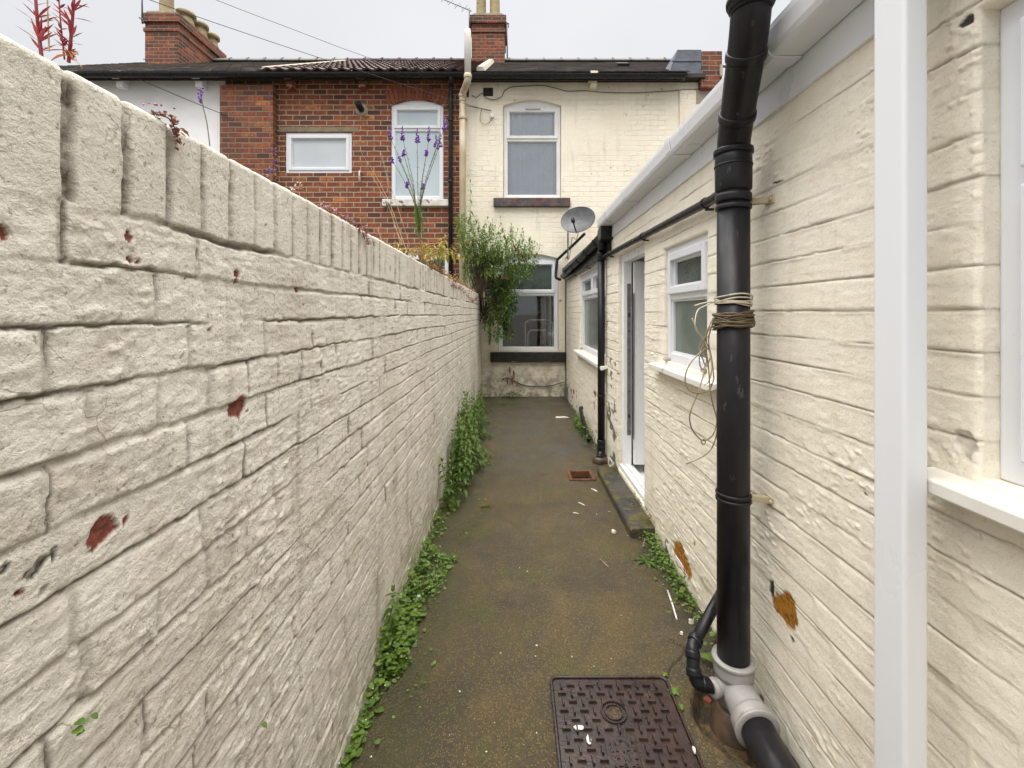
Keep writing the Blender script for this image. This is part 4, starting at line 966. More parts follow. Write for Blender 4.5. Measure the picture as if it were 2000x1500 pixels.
pm = V((fx(1110,7.45), 7.50, 0)); m = MB(); m.tube([V((pm.x,7.50,fz(508,7.5))), V((pm.x,7.50,fz(440,7.5))), c-ax*.06], .013, 8); m.tube([V((pm.x,7.50,fz(500,7.5))), V((pm.x,7.83,fz(500,7.5)))], .013, 8); obj('mast', m, MT['metal_grey'], t8)
m = MB(); m.tube(crom([c-e2*.2+V((.03,0,-.02)), c+V((-.03,-.05,-.33)), c+V((-.09,0,-.30)), c+V((-.1,.1,-.45)), V((pm.x+.02,7.49,fz(506,7.5)))], 6), .005, 6); obj('cable', m, MT['wire'], t8)

t9 = thing('tv_aerial', at(917,60,11.3), 'spiky aluminium television aerial on the left side of the central chimney', 'aerial')
a0 = at(917.5,20,11.3); a1 = at(862,-3,11.3)
m = MB(); m.tube([at(917,60,11.3), at(916.5,16,11.3)], .018, 8); obj('mast', m, MT['aerial'], t9)
m = MB(); m.tube([at(921,22,11.3), a1], .012, 6); obj('boom', m, MT['aerial'], t9)
for k in range(8):
    q = a0+(a1-a0)*(k/8+.05); l = .22-.012*k; d = V((.45,.8,1.15)) if k % 2 else V((-.3,.8,1.0)); d.normalize(); m = MB(); m.tube([q-d*l, q+d*l], .006, 5); obj('rod', m, MT['aerial'], t9)
for (px, lab) in ((990, 'thin aerial mast on the right side of the central chimney'), (277, 'thin aerial mast on the left chimney')):
    Yy = 11.9 if px == 990 else 10.45
    t_ = thing('aerial_mast', at(px, 120 if px == 990 else 45, Yy), lab, 'aerial')
    m = MB(); m.tube([at(px+1,120 if px == 990 else 46,Yy), at(px,44 if px == 990 else -40,Yy)], .017, 8); obj('mast', m, MT['aerial'], t_)
    m = MB(); py = 46 if px == 990 else 38; m.tube([at(px-5,py-4,Yy), at(px+4,py+1,Yy)], .02, 6); m.tube([at(px+3,py,Yy), at(px+3,py+8,Yy)], .012, 6); obj('clamp', m, MT['aerial'], t_)
def wire(pts, label, r=.006, cat='cable', name='overhead_wire'):
    m = MB(); m.tube(crom(pts, 10), r, 6); o = obj(name, m, MT['wire']); tag(o, label, cat); return o
wire([at(957,217,7.79), at(867,190,7.0), at(640,118,5.6), at(430,48,4.7), at(285,-3,4.2), at(100,-72,3.7)], 'overhead wire crossing the sky down to the small white box on the cream house', .0035)
wire([at(871,150,7.6), at(737,118,7.3), at(550,49,6.4), at(415,-3,5.8), at(200,-90,5.0)], 'upper overhead wire ending at the eaves of the red brick house', .0035)
wire([at(205,130,7.55), at(260,150,7.58), at(350,188,7.65), at(445,227,7.66)], 'sagging wire in front of the white rendered house', .006)
wire([at(870,206,7.80), at(905,206,7.72), at(930,210,7.80), at(960,216,7.80)], 'short wire tacked to the corner of the cream house', .006)
pts = [(922,186),(930,190),(942,182),(948,190),(958,194),(968,194),(980,188),(986,177),(1000,170),(1030,168),(1060,167),(1085,172),(1110,178),(1140,177),(1180,180),(1240,181),(1300,178),(1345,175),(1395,173)]
wire([at(x, y, 7.805) for x, y in pts], 'thin cable tacked along the top of the cream house wall', .006)
m = MB(); q = at(961,226,7.80); m.box(q.x-.03, q.x+.03, 7.775, 7.83, q.z-.035, q.z+.035); o = obj('junction_box', m, MT['pvc'], None, .01); tag(o, 'tiny white cable box on the upper left of the cream house', 'box')
wire([at(960,230,7.8), at(955,240,7.8), at(945,242,7.8), at(938,235,7.8), at(939,220,7.8), at(941,212,7.8)], 'loop of thin cable hanging from the tiny white box', .004)
wire([(.905,7.80,2.05),(.902,7.80,1.2),(.90,7.79,.95),(.905,7.80,.3),(.90,7.80,.05)], 'thin dark cable running down the corner where lean-to and cream house meet', .009)
wire([(.86,7.80,.26),(.6,7.80,.19),(.2,7.80,.20),(-.1,7.80,.33),(-.2,7.80,.30)], 'dead creeper stem trailing low across the end wall', .008, 'stem', 'dead_creeper')
m = MB(); m.box(fx(903), fx(916), 7.79, 7.83, fz(190), fz(160)); o = obj('dark_bracket', m, MT['timber'], None, .01); tag(o, 'dark blackened bracket under the eaves beside the vent pipe', 'bracket')

# ================================================================ CABLES ON THE SOIL PIPE
def wraps(cz, h, n, r, mat, name, label, jit=.006):
    m = MB()
    for k in range(n):
        z0 = cz+random.uniform(-h, h)*.8; tl = random.uniform(-h, h)*.7; ph = random.uniform(0, 6.28); rr = SR+.003+random.uniform(0, jit)
        p = [(SX+rr*math.cos(a+ph), SY+rr*math.sin(a+ph), z0+tl*math.sin(a)+.002*math.sin(3*a+k)) for a in [i*2*math.pi/28 for i in range(29)]]
        m.tube(p, r, 6, False)
    o = obj(name, m, MT[mat]); return tag(o, label, 'cable')
wraps(1.497, .022, 8, .0026, 'cable_white', 'cable_coil', 'grubby white cable wound round the black soil pipe')
wraps(1.428, .030, 26, .0028, 'cable_brown', 'cable_coil', 'dark brown cable wound thickly round the black soil pipe', .012)
def loops(defs, name, label, mat, r):
    m = MB()
    for d in defs: m.tube(crom([at(px, py, Yd) for px, py, Yd in d], 8), r, 6)
    o = obj(name, m, MT[mat]); return tag(o, label, 'cable')
Yc = 1.66
loops([[(1398,590,Yc),(1383,590,Yc),(1356,597,Yc)],
       [(1398,588,Yc),(1380,596,Yc),(1362,608,Yc),(1358,640,Yc-.02),(1374,664,Yc)],
       [(1352,622,Yc-.03),(1362,645,Yc-.02),(1374,662,Yc),(1386,690,Yc),(1390,720,Yc),(1384,745,Yc+.01),(1376,752,Yc)]], 'loose_cable', 'loose pale cable ends sticking out beside the small window', 'cable_white', .0026)
loops([[(1400,626,Yc),(1388,640,Yc),(1384,656,Yc-.01),(1376,664,Yc),(1380,690,Yc),(1384,720,Yc),(1388,770,Yc),(1400,820,Yc),(1399,850,Yc),(1390,875,Yc),(1375,890,Yc),(1352,901,Yc),(1340,906,Yc)],
       [(1384,680,Yc),(1366,690,Yc-.02),(1345,715,Yc-.03),(1338,742,Yc-.03),(1346,762,Yc-.03),(1366,768,Yc-.02),(1386,760,Yc),(1394,740,Yc)],
       [(1378,720,Yc),(1362,770,Yc-.02),(1350,800,Yc-.02),(1347,820,Yc-.02),(1354,842,Yc-.01),(1372,860,Yc),(1390,852,Yc),(1399,830,Yc),(1400,800,Yc)],
       [(1388,630,Yc),(1380,655,Yc),(1374,675,Yc),(1380,705,Yc),(1372,722,Yc-.01),(1366,705,Yc-.01),(1370,680,Yc),(1380,660,Yc)],
       [(1392,628,Yc+.01),(1384,665,Yc+.01),(1390,700,Yc),(1394,740,Yc),(1388,752,Yc)],
       [(1390,626,Yc),(1378,660,Yc),(1388,690,Yc+.01),(1380,715,Yc),(1372,700,Yc),(1366,680,Yc),(1372,664,Yc)],
       [(1369,862,Yc-.01),(1374,858,Yc-.01),(1378,863,Yc-.01),(1374,868,Yc-.01),(1369,863,Yc-.01)]], 'loose_cable', 'tangle of loose tan cable hanging in loops from the soil pipe', 'cable_tan', .0024)

# ================================================================ MANHOLE, GRATING
def manhole():
    x0, x1, y0, y1 = .142, .606, 1.19, 1.79
    t = thing('manhole_cover', ((x0+x1)/2, (y0+y1)/2, 0), 'dark brown cast iron manhole cover with a raised bar pattern in the path', 'manhole cover')
    def rr(a, b, c, d, r, z0, z1, m, hole=None):
        def loop(a, b, c, d, r):
            return [(cx+r*math.cos(R(q)), cy+r*math.sin(R(q))) for cx, cy, s in ((b-r,d-r,0),(a+r,d-r,90),(a+r,c+r,180),(b-r,c+r,270)) for q in range(s, s+91, 15)]
        L = loop(a, b, c, d, r); n = len(L)
        if hole is None:
            m.add([(x,y,z0) for x,y in L]+[(x,y,z1) for x,y in L], [tuple(range(n,2*n))]+[(i,(i+1)%n,n+(i+1)%n,n+i) for i in range(n)])
        else:
            I = loop(a+hole, b-hole, c+hole, d-hole, r)
            m.add([(x,y,z0) for x,y in L]+[(x,y,z1) for x,y in L]+[(x,y,z1) for x,y in I]+[(x,y,z0) for x,y in I], [(k*n+i,k*n+(i+1)%n,(k+1)*n+(i+1)%n,(k+1)*n+i) for k in range(3) for i in range(n)])
    m = MB(); rr(x0, x1, y0, y1, .022, -.04, .013, m, .010); obj('frame', m, MT['iron'], t, .003)
    m = MB(); rr(x0+.0125, x1-.0125, y0+.0125, y1-.0125, .014, -.04, .006, m)
    zt = .0150
    cx, cy = fx(1200, 1.62), 1.628; px0, px1 = .30, .405
    # basket pattern of raised bars, clear of the lifting eye and the lettering strip
    p = .0365; nx = int((x1-x0-.04)/p); ny = int((y1-y0-.04)/p)
    for i in range(nx):
        for j in range(ny):
            bx, by = x0+.024+(i+.5)*p, y0+.024+(j+.5)*p
            if math.hypot(bx-cx, by-cy) < .052 or (cx-.062 < bx < cx+.062 and by < 1.535): continue
            a, b = (.0155, .0045) if (i+j) % 2 else (.0045, .0155)
            m.add([(bx-a,by-b,.0055),(bx+a,by-b,.0055),(bx+a,by+b,.0055),(bx-a,by+b,.0055),(bx-a+.0018,by-b+.0018,zt),(bx+a-.0018,by-b+.0018,zt),(bx+a-.0018,by+b-.0018,zt),(bx-a+.0018,by+b-.0018,zt)], [(4,5,6,7),(0,1,5,4),(1,2,6,5),(2,3,7,6),(3,0,4,7)])
    for s in (-.052, .052): m.box(cx+s-.004, cx+s+.004, y0+.03, 1.53, .0055, .0112)
    obj('lid', m, MT['iron'], t)
    e = MB(); n = 28
    for r0, r1, z in ((.048,.042,.0125),(.034,.028,.011)):
        e.sweep([(0,0)], (0,0,0),(0,0,0),(1,0,0),(0,0,1), closed=False)
        vs = []
        for k in range(n):
            a = 2*math.pi*k/n; c_, s_ = math.cos(a), math.sin(a)
            vs += [(cx+r0*c_,cy+r0*s_,.0055),(cx+(r0-.0015)*c_,cy+(r0-.0015)*s_,z),(cx+(r1+.0015)*c_,cy+(r1+.0015)*s_,z),(cx+r1*c_,cy+r1*s_,.0055)]
        e.add(vs, [(k*4+q, ((k+1)%n)*4+q, ((k+1)%n)*4+q+1, k*4+q+1) for k in range(n) for q in range(3)], .5, False)
    e.v = e.v; obj('lifting_eye', e, MT['iron'], t)
    d = MB(); 
    for k in range(60):
        a, r = random.uniform(0,6.28), .026*math.sqrt(random.random()); d.blob((cx+r*math.cos(a), cy+r*math.sin(a), .006), random.uniform(.002,.005))
    obj('caked_dirt', d, MT['dirt'], t)
    # worn raised lettering, too worn to read
    w = MB(); rnd = random.Random(4)
    for j in range(9):
        yy = 1.515-.026*j
        if yy < y0+.05: break
        for i in range(5):
            xx = cx-.036+.018*i
            for q in range(rnd.choice((1,2,2,3))):
                dx, dy = rnd.uniform(-.004,.004), rnd.uniform(-.006,.006); a, b = rnd.choice(((.005,.0014),(.0014,.007),(.0014,.005)))
                w.box(xx+dx-a, xx+dx+a, yy+dy-b, yy+dy+b, .0055, .009+rnd.uniform(0,.0012))
    obj('worn_lettering', w, MT['iron'], t)
manhole()
t = thing('drain_grating', (.60, 4.02, 0), 'rusty square drain surround with a dark hole near the thin downpipe', 'drain')
m = MB(); a, b, c, d = .485, .715, 3.90, 4.14
m.box(a,a+.03,c,d,-.05,.012); m.box(b-.03,b,c,d,-.05,.012); m.box(a+.03,b-.03,c,c+.03,-.05,.0115); m.box(a+.03,b-.03,d-.03,d,-.05,.0115); obj('frame', m, MT['rust'], t, .004)
m = MB(); m.box(a+.03,a+.036,c+.03,d-.03,-.2,-.05); m.box(b-.036,b-.03,c+.03,d-.03,-.2,-.05); m.box(a+.036,b-.036,d-.036,d-.03,-.2,-.05); m.box(a+.036,b-.036,c+.03,c+.036,-.2,-.05); m.box(a+.03,b-.03,c+.03,d-.03,-.21,-.2); obj('pot', m, MT['dark_pot'], t)
m = MB(); m.box(a+.03,b-.03,c+.045,c+.06,-.045,-.03); obj('bar', m, MT['rust'], t)
m = MB(); m.box(.872,.905,7.55,7.75,0,.22); o = obj('broken_slate', m, MT['slate'], None, .006); tag(o, 'small dark slate leaning in the far right corner of the path', 'slate')
# ================================================================ PLANTS
U3 = V((0,0,1))
def rv(s=1): return V((random.uniform(-s,s), random.uniform(-s,s), random.uniform(-s,s)))
def shoot(ml, ms, pts, n, L, W, r0=.004, start=.2, droop=.5, spread=.75, tl=(0,1), taper=.45, mi=0, pair=True, prof=(0,.75,1,.62,0)):
    P = crom(pts, 8); N = len(P)
    ms.tube(P, [r0*(1-.75*i/(N-1)) for i in range(N)], 5, False, random.random())
    tb = random.uniform(*tl)
    for k in range(n):
        t = start+(1-start)*(k+.5)/n; i = min(N-2, int(t*(N-1))); f = t*(N-1)-i
        p = P[i]+(P[i+1]-P[i])*f; d = (P[i+1]-P[i]).normalized()
        s = d.cross(U3 if abs(d.z) < .95 else V((1,0,0))).normalized(); b = d.cross(s); a = k*1.57+random.uniform(-.5,.5)
        q = s*math.cos(a)+b*math.sin(a); sc = (1-taper*t)*random.uniform(.75,1.2)
        for sg in ((1,-1) if pair else (1,)):
            ml.leaf(p, q*sg*spread+d*(1-spread)+rv(.15), U3, L*sc, W*sc, droop*random.uniform(.6,1.4), min(1,max(0,tb+random.uniform(-.3,.3))), mi=mi, prof=prof)
    for k in range(3): ml.leaf(P[-1], (P[-1]-P[-2]).normalized()+rv(.5), U3, L*.5, W*.5, .2, min(1,tb+.3), mi=mi, prof=prof)
LAN = (0,.55,1,.85,.5,0)
def bush():
    t = thing('buddleia_bush', (-.5, 7.4, 1.2), 'large leafy green butterfly bush sprawling over the end of the garden wall', 'bush')
    ml, ms, mf = MB(), MB(), MB(); random.seed(11)
    roots = [V((-.62,7.35,1.72)), V((-.52,7.5,1.35)), V((-.6,7.45,1.9)), V((-.58,7.2,1.74))]
    tips = []
    for k in range(170):
        px = random.uniform(892,1052); top = 425 if px < 935 else 440+(px-935)*.20
        if px > 990: top = 448+(px-990)*.45
        py = top+abs(random.gauss(0,1))*46
        if px > 1025 and py > 540: continue
        tips.append((px, min(py,600), random.uniform(6.75,7.65), 'a'))
    for k in range(85): tips.append((random.uniform(942,1000)+random.uniform(0,14), random.uniform(555,668), random.uniform(7.0,7.6), 'b'))
    for px, py, Y, kd in tips:
        e = at(px, py, Y); r = random.choice(roots)+rv(.08)
        if kd == 'a': mid = r*.45+e*.55+V((0,0,.10+random.uniform(0,.15))); pts = [r, r*.75+e*.25+V((0,0,.08)), mid, e-V((0,0,.07)), e+V((random.uniform(-.03,.06),random.uniform(-.04,.04),.05))]
        else:
            r = V((random.uniform(-.56,-.2), random.uniform(7.2,7.6), random.uniform(1.7,2.1))); pts = [r, r*.5+e*.5+V((.05,-.04,.10)), e+V((0,0,.08)), e]
        shoot(ml, ms, pts, 11, random.uniform(.09,.14), random.uniform(.030,.046), .0045, .35, .08, .75, (.0,.65) if kd == 'b' else (.1,1), prof=LAN)
        if random.random() < .10 and kd == 'a':
            for i in range(9): mf.blob(e+V((random.uniform(-.012,.012), random.uniform(-.012,.012), .05+i*.012)), .014-.001*i, random.random())
    e = at(919,338,7.35); r = at(917,470,7.35)
    for (bx, by, tx, ty) in ((917,480,918,335),(928,480,952,428),(960,470,962,432),(990,480,977,427),(1000,490,999,440),(905,480,893,432),(1010,500,1020,450)):
        a, b = at(bx,by,7.3), at(tx,ty,7.3); n = 12 if by-ty > 100 else 8
        shoot(ml, ms, [a, a*.6+b*.4+rv(.01), a*.3+b*.7+rv(.01), b], n, .13, .034, .005, .05, .7, .85, (.35,.9), .5, prof=LAN)
    for q in ((985,462),(1003,478),(984,535),(1018,497)):
        c = at(*q, 6.9)
        for i in range(12): mf.blob(c+V((.004*i, 0, -.008*i))+rv(.006), .016, random.random())
    obj('leaves', ml, MT['leaf_bush'], t); obj('branches', ms, MT['stem_brown'], t); obj('spent_flowers', mf, MT['seed_brown'], t)
bush()
def toadflax():
    random.seed(5); Y = 2.75
    t = thing('purple_toadflax', at(825,505,Y), 'tall purple flower spikes with thin green stems growing on the garden wall', 'plant')
    ml, ms = MB(), MB(); b0 = at(824,512,Y+.05); b1 = at(817,425,Y)
    tips = [(762,268),(786,270),(815,275),(838,271),(852,287),(859,283),(868,250),(788,300),(780,312),(833,300),(767,315),(826,365),(796,362)]
    for px, py in tips:
        e = at(px, py, Y+random.uniform(-.08,.08)); m1 = b1*.55+e*.45+V((0,0,-.0))+V(((b1.x-e.x)*.12,0,0))
        P = crom([b0, b0*.4+b1*.6, b1+rv(.008), m1, e], 8); ms.tube(P, [.0030*(1-.5*i/len(P)) for i in range(len(P))], 5, False, random.random())
        small = py > 295; mf = MB()
        for i in range(10 if small else 18):
            h = i/17; rr = .011*(1-h*.75)*(.7 if small else 1); a = random.uniform(0,6.28)
            mf.blob(e+V((rr*math.cos(a), rr*math.sin(a), h*(.085 if not small else .06)-.01)), .0090*(1.15-h*.7), random.random())
        obj('flower_spike', mf, MT['purple'], t)
        for i in range(60):
            k = random.randint(10, len(P)-3); ml.leaf(P[k], rv(1)+V((0,0,.5)), U3, .020, .0026, .1, random.random())
    for k in range(240):
        f = random.random()**1.3; p = b1*(1-f)+(b0*.5+b1*.5)*f+rv(.024); p.z += random.uniform(-.02,.05)
        d = V((random.uniform(-1,1), random.uniform(-1,1), random.uniform(.2,1.4))); ml.leaf(p, d, U3, random.uniform(.035,.06), .0042, .15, random.random())
    obj('leaves', ml, MT['leaf_weed'], t); obj('stems', ms, MT['stem'], t)
toadflax()
def straw(name, defs, Y, label, mat='straw', r=.0016):
    m = MB()
    for d in defs:
        P = crom([at(x, y, Y+random.uniform(-.03,.03)) for x, y in d], 8); m.tube(P, [r*(1-.6*i/len(P)) for i in range(len(P))], 5, False, random.random())
        for i in range(14): 
            k = random.randint(len(P)//2, len(P)-1); m.leaf(P[k], rv(1)+V((0,0,.6)), U3, .022, .002, .1, random.random())
    o = obj(name, m, MT[mat]); return tag(o, label, 'grass')
straw('dry_grass', [[(794,490),(778,445),(762,400),(735,345),(704,296)],[(786,478),(768,430),(762,380),(752,330),(745,300)],[(800,480),(785,430),(765,370),(742,300)],[(782,478),(772,440),(755,395),(725,340)],[(745,470),(738,448)]], 2.35, 'dry straw coloured grass stalks on the wall beside the purple flowers')
def clump(name, c, n, L, W, mat, label, cat='plant', rad=.05, hgt=.12, droop=.6, stem='stem', prof=(0,.75,1,.62,0), tl=(0,1), sten=4):
    c = V(c); t = thing(name, c, label, cat); ml, ms = MB(), MB()
    for k in range(n):
        e = c+V((random.gauss(0,rad), random.gauss(0,rad), random.uniform(.3,1)*hgt)); b = c+V((random.uniform(-.3,.3)*rad, random.uniform(-.3,.3)*rad, 0))
        shoot(ml, ms, [b, b*.5+e*.5+V((0,0,.03*hgt/.12)), e], sten, L, W, .0022, .25, droop, .8, tl, prof=prof)
    obj('leaves', ml, MT[mat], t); obj('stems', ms, MT[stem], t); return t
random.seed(21)
clump('yellowing_seedling', at(852,520,3.35)+V((0,.05,0)), 20, .080, .024, 'leaf_yellow', 'yellowing bushy seedling on the wall between purple flowers and bush', rad=.13, hgt=.21, prof=LAN)
clump('yellowing_seedling', at(783,498,2.42)+V((0,.05,0)), 6, .045, .013, 'leaf_yellow', 'small yellowing seedling at the foot of the dry grass on the wall', rad=.045, hgt=.07, prof=LAN)
clump('russet_fern', at(822,512,2.85)+V((0,.05,0)), 12, .035, .010, 'leaf_orange', 'russet dead fronds at the foot of the purple flowers', rad=.045, hgt=.10)
def trail(pts, n, label, petals=True, Y=None, mats=('russet','pink'), sz=.010):
    m = MB(); w = [0]*len(pts)
    P = crom(pts, 8)
    m.tube(P, .0012, 5, False, .3)
    for k in range(n):
        p = random.choice(P)+V((random.gauss(0,.005), random.gauss(0,.006), random.gauss(0,.006)))*(sz/.010)
        if random.random() < .62: m.leaf(p, rv(1)+V((.3,0,.3)), U3, sz*random.uniform(.8,1.8), sz*.8, .3, random.random(), mi=0)
        else: m.blob(p+V((0,0,.008)), sz*.28, random.random(), 1)
    o = obj('trailing_plant', m, [MT[mats[0]], MT[mats[1]]]); return tag(o, label, 'plant')
def wt(px, up=0, back=.02): y = F*(-XL)/(CX-px); return V((XL-back, y*1.0, ZT+up))
random.seed(31)
trail([wt(640,.006), wt(665,.012), wt(690,.012), V((XL+.006,ry(705,XL),ZT-.01)), V((XL+.010,ry(716,XL),ZT-.05))], 230, 'low pink flowered plant spilling over the middle of the wall coping', sz=.011)
trail([V((XL-.01,ry(310,XL),ZT+.004)), V((XL+.004,ry(325,XL),ZT+.002)), V((XL+.006,ry(335,XL),ZT-.012)), V((XL+.006,ry(341,XL),ZT-.03))], 70, 'tiny mauve flowered plant rooted in the nearest coping joint', sz=.009)
trail([wt(535,.006), wt(550,.022), wt(553,.05), wt(551,.075)], 60, 'small mauve flowered sprig on the coping below the small window', mats=('russet','purple'), sz=.008)
trail([wt(585,.005), wt(592,.018), wt(600,.03)], 26, 'tiny pale flowered sprig beside the small window sill on the coping', mats=('leaf_orange','white_petal'), sz=.008)
trail([wt(x, random.uniform(0,.03), .01) for x in range(836, 938, 8)], 420, 'russet stonecrop creeping along the far end of the wall top', mats=('russet','leaf_yellow'), sz=.022)
trail([V((XL+.008, ry(x,XL), ZT-.05-random.uniform(0,.09))) for x in (880,890,902,915,925,931)], 170, 'russet stonecrop hanging down the face of the wall below the bush', mats=('russet','leaf_orange'), sz=.022)
def spike(px, base, lean, h, r, label, dense, Y=.60, mat='red_stalk', n=70, L=.030):
    m = MB(); b = at(px, base, Y); e = b+V((lean,0,h)); r *= .75; P = crom([b, b*.6+e*.4+V((lean*.1,0,0)), e], 10)
    m.tube(P, [r*(1-.4*i/len(P)) for i in range(len(P))], 6, False, .3)
    for k in range(n):
        i = random.randint(2, len(P)-1); a = random.uniform(0,6.28); d = V((math.cos(a), math.sin(a), random.uniform(.4,1.2)))
        m.leaf(P[i], d, U3, L*random.uniform(.4,1.1)*dense, .0035, .1, random.random())
    o = obj('willowherb', m, MT[mat]); return tag(o, label, 'plant')
random.seed(41)
spike(82, 118, -.014, .16, .0030, 'stout crimson seed spike on the near wall top, leftmost of the red stalks', 1)
spike(134, 122, .012, .17, .0028, 'stout crimson seed spike on the near wall top with a withered leaf at its foot', .9, .605)
spike(126, 116, -.012, .15, .0014, 'thin red seed stalk just left of the crimson spike with the withered leaf', .5, .605, n=40)
spike(96, 100, -.004, .14, .0013, 'thin bare straw stalk between the two crimson spikes', .15, .6, 'straw', 4)
m = MB()
for k in range(16): m.leaf(at(136+random.uniform(-6,8),112+random.uniform(-10,3),.605), V((random.uniform(-.6,1),random.uniform(-.5,.5),random.uniform(-.1,.6))), U3, random.uniform(.010,.028), .007, .6, random.random())
o = obj('withered_leaves', m, MT['leaf_orange']); tag(o, 'withered orange leaves at the foot of the near crimson spike', 'leaves')
m = MB(); P = crom([at(410,285,.83), at(404,240,.83), at(396,205,.83), at(391,172,.83)], 8); m.tube(P, .0009, 5, False, .5, ) if False else m.tube(P, .0009, 5, False, .5)
for k in range(12): m.blob(P[-1]+V((random.gauss(0,.002),0,-.004*k*.6)), .0026, random.random(), 1)
o = obj('mauve_flower_stem', m, [MT['stem_brown'], MT['purple']]); tag(o, 'single thin mauve flower stem in front of the white rendered house', 'plant')

# --- weeds along the foot of the left wall
def rnd_leaf(m, p, s, ti, mi=0):
    m.leaf(p, V((random.uniform(-1,1), random.uniform(-1,1), random.uniform(-.1,.35))), V((random.uniform(-.3,.3),random.uniform(-.3,.3),1)), s, s*.95, .15, ti, .12, mi, (0,.85,1,.8,0))
def cover(samples, name, label):
    m, n = MB(), 0
    for x, y, h, s in samples:
        z = random.random()**1.2*h*1.4+.004
        if random.random() < .16:
            m.leaf((x,y,z*.3), V((random.uniform(-.5,.6), random.uniform(-.6,.6), random.uniform(.5,1.3))), U3, s*random.uniform(1.8,3.4), s*random.uniform(.22,.5), .35, random.uniform(.2,1)); continue
        rnd_leaf(m, V((x,y,z)), s*random.uniform(.6,1.25), min(1,max(0, .25+.5*(z/(h+.001))+random.uniform(-.45,.45))))
        if random.random() < .035: m.blob((x, y, z+.012), .0035, random.random(), 1)
    o = obj(name, m, [MT['leaf_weed'], MT['white_petal']]); return tag(o, label, 'ground cover', kind='stuff')
random.seed(51); S_ = []
ctl = [(1.30,.06,.05),(1.47,.07,.05),(1.66,.11,.09),(1.86,.17,.10),(2.0,.14,.08),(2.3,.13,.05),(2.6,.17,.05),(2.9,.18,.06),(3.3,.28,.10),(3.8,.25,.12),(4.3,.30,.12),(5.0,.30,.14),(5.7,.24,.12),(6.4,.16,.10),(7.3,.10,.08)]
def lerp(y):
    for a, b in zip(ctl, ctl[1:]):
        if a[0] <= y <= b[0]:
            t = (y-a[0])/(b[0]-a[0]); return a[1]+(b[1]-a[1])*t, a[2]+(b[2]-a[2])*t
    return .05, .04
while len(S_) < 5600:
    y = 1.30+6.0*random.random()**1.35; w, h = lerp(y)
    dens = float(vn(np.array([y*4.2]), np.array([1.3]), 77)[0])
    u = random.random()**1.35; edge = w*(.35+1.1*dens**1.3)
    if dens < .30 and random.random() < .75: continue
    if u*1.0 > .25 and float(vn(np.array([y*14]), np.array([u*w*14]), 79)[0]) < .30: continue
    S_.append((XL+.010+u*edge, y, h*(1.15-u)*(.3+1.3*dens), random.choice((random.uniform(.009,.016),random.uniform(.014,.022),random.uniform(.018,.034)))))
for k in range(160):   # strays out on the concrete
    y = 1.5+4.6*random.random(); w, h = lerp(y); S_.append((XL+w*random.uniform(1,1.5), y, .01, random.uniform(.010,.02)))
cover(S_, 'creeping_weeds', 'creeping green weeds along the foot of the left garden wall')
S_ = []
for k in range(560):
    y = random.choice((random.gauss(2.55,.17), random.gauss(2.72,.12), random.gauss(2.35,.18))); S_.append((XR-.02-abs(random.gauss(0,.045)), y, .05, random.uniform(.012,.024)))
for k in range(650): S_.append((XR-.03-abs(random.gauss(0,.05)), random.gauss(5.6,.36), .10, random.uniform(.018,.032)))
for k in range(60): S_.append((random.uniform(.86,.90), random.gauss(3.1,.2), .02, random.uniform(.010,.018)))
for k in range(160): S_.append((random.gauss(-.02,.14), 7.60+random.uniform(0,.18), .11, random.uniform(.02,.04)))
for k in range(60): S_.append((random.gauss(-.1,.12), 7.15+random.uniform(-.1,.1), .05, random.uniform(.02,.035)))
for k in range(36): S_.append((XR-.02-abs(random.gauss(0,.02)), random.uniform(7.3,7.8), .25, random.uniform(.02,.03)))
cover(S_, 'creeping_weeds', 'creeping green weeds along the foot of the right wall and the end wall')
m = MB()
for k in range(420):
    y = random.choice((random.gauss(3.28,.10), random.gauss(2.98,.06), random.gauss(3.95,.05))); x = XR-abs(random.gauss(0,.06))-.005
    if x < .745 or not 2.9 < y < 4.05: continue
    rnd_leaf(m, V((x,y,.087+random.random()*.03)), random.uniform(.006,.014), random.random())
o = obj('moss', m, MT['leaf_yellow' if False else 'moss'] if 'moss' in MT else leaf_mat('moss', (.05,.055,.008), (.17,.15,.02), .1)); tag(o, 'yellow green moss and seedlings on the stone doorstep', 'moss', kind='stuff')

# --- nettles: three patterns, copied along the wall
SER = (0,.8,1,.72,.4,0)
def nettle(h, n, L, W, nm='nettle'):
    ml, ms = MB(), MB(); e = V((random.uniform(-.03,.03)*h/.3, random.uniform(-.03,.03), h))
    shoot(ml, ms, [V((0,0,0)), V((0,.005,h*.4)), e*.75, e], n, L, W, .0028, .12, .5, .85, (.25,.8), .5, prof=SER)
    return ml, ms
random.seed(61)
def plant_proto(h, n, L, W, label, group, name='nettle'):
    t = thing(name, (0,0,0), label, 'plant', group); ml, ms = nettle(h, n, L, W); obj('leaves', ml, MT['leaf_weed'], t); obj('stem', ms, MT['stem'], t); return t
protos = [plant_proto(.30, 9, .075, .030, 'tall green nettle in the weeds against the left wall', 'nettles against the left wall'), plant_proto(.38, 11, .070, .026, 'tall green nettle in the weeds against the left wall', 'nettles against the left wall'), plant_proto(.24, 8, .070, .032, 'tall green nettle in the weeds against the left wall', 'nettles against the left wall')]
spots = []
for k in range(84):
    y = random.choice((random.gauss(3.65,.30), random.gauss(4.6,.40), random.gauss(5.4,.45), random.gauss(4.2,.5)))
    if 3.2 < y < 6.6: spots.append((XL+.03+abs(random.gauss(0,.075)), y))
for i, (x, y) in enumerate(spots):
    p = protos[i % 3]; o = p if i < 3 else copy_tree(p)
    s = random.uniform(.8,1.7)*(1.0 if y > 3.9 else .85); o.location = (x, y, 0); o.rotation_euler.z = random.uniform(0,6.28); o.scale = (s,s,s)
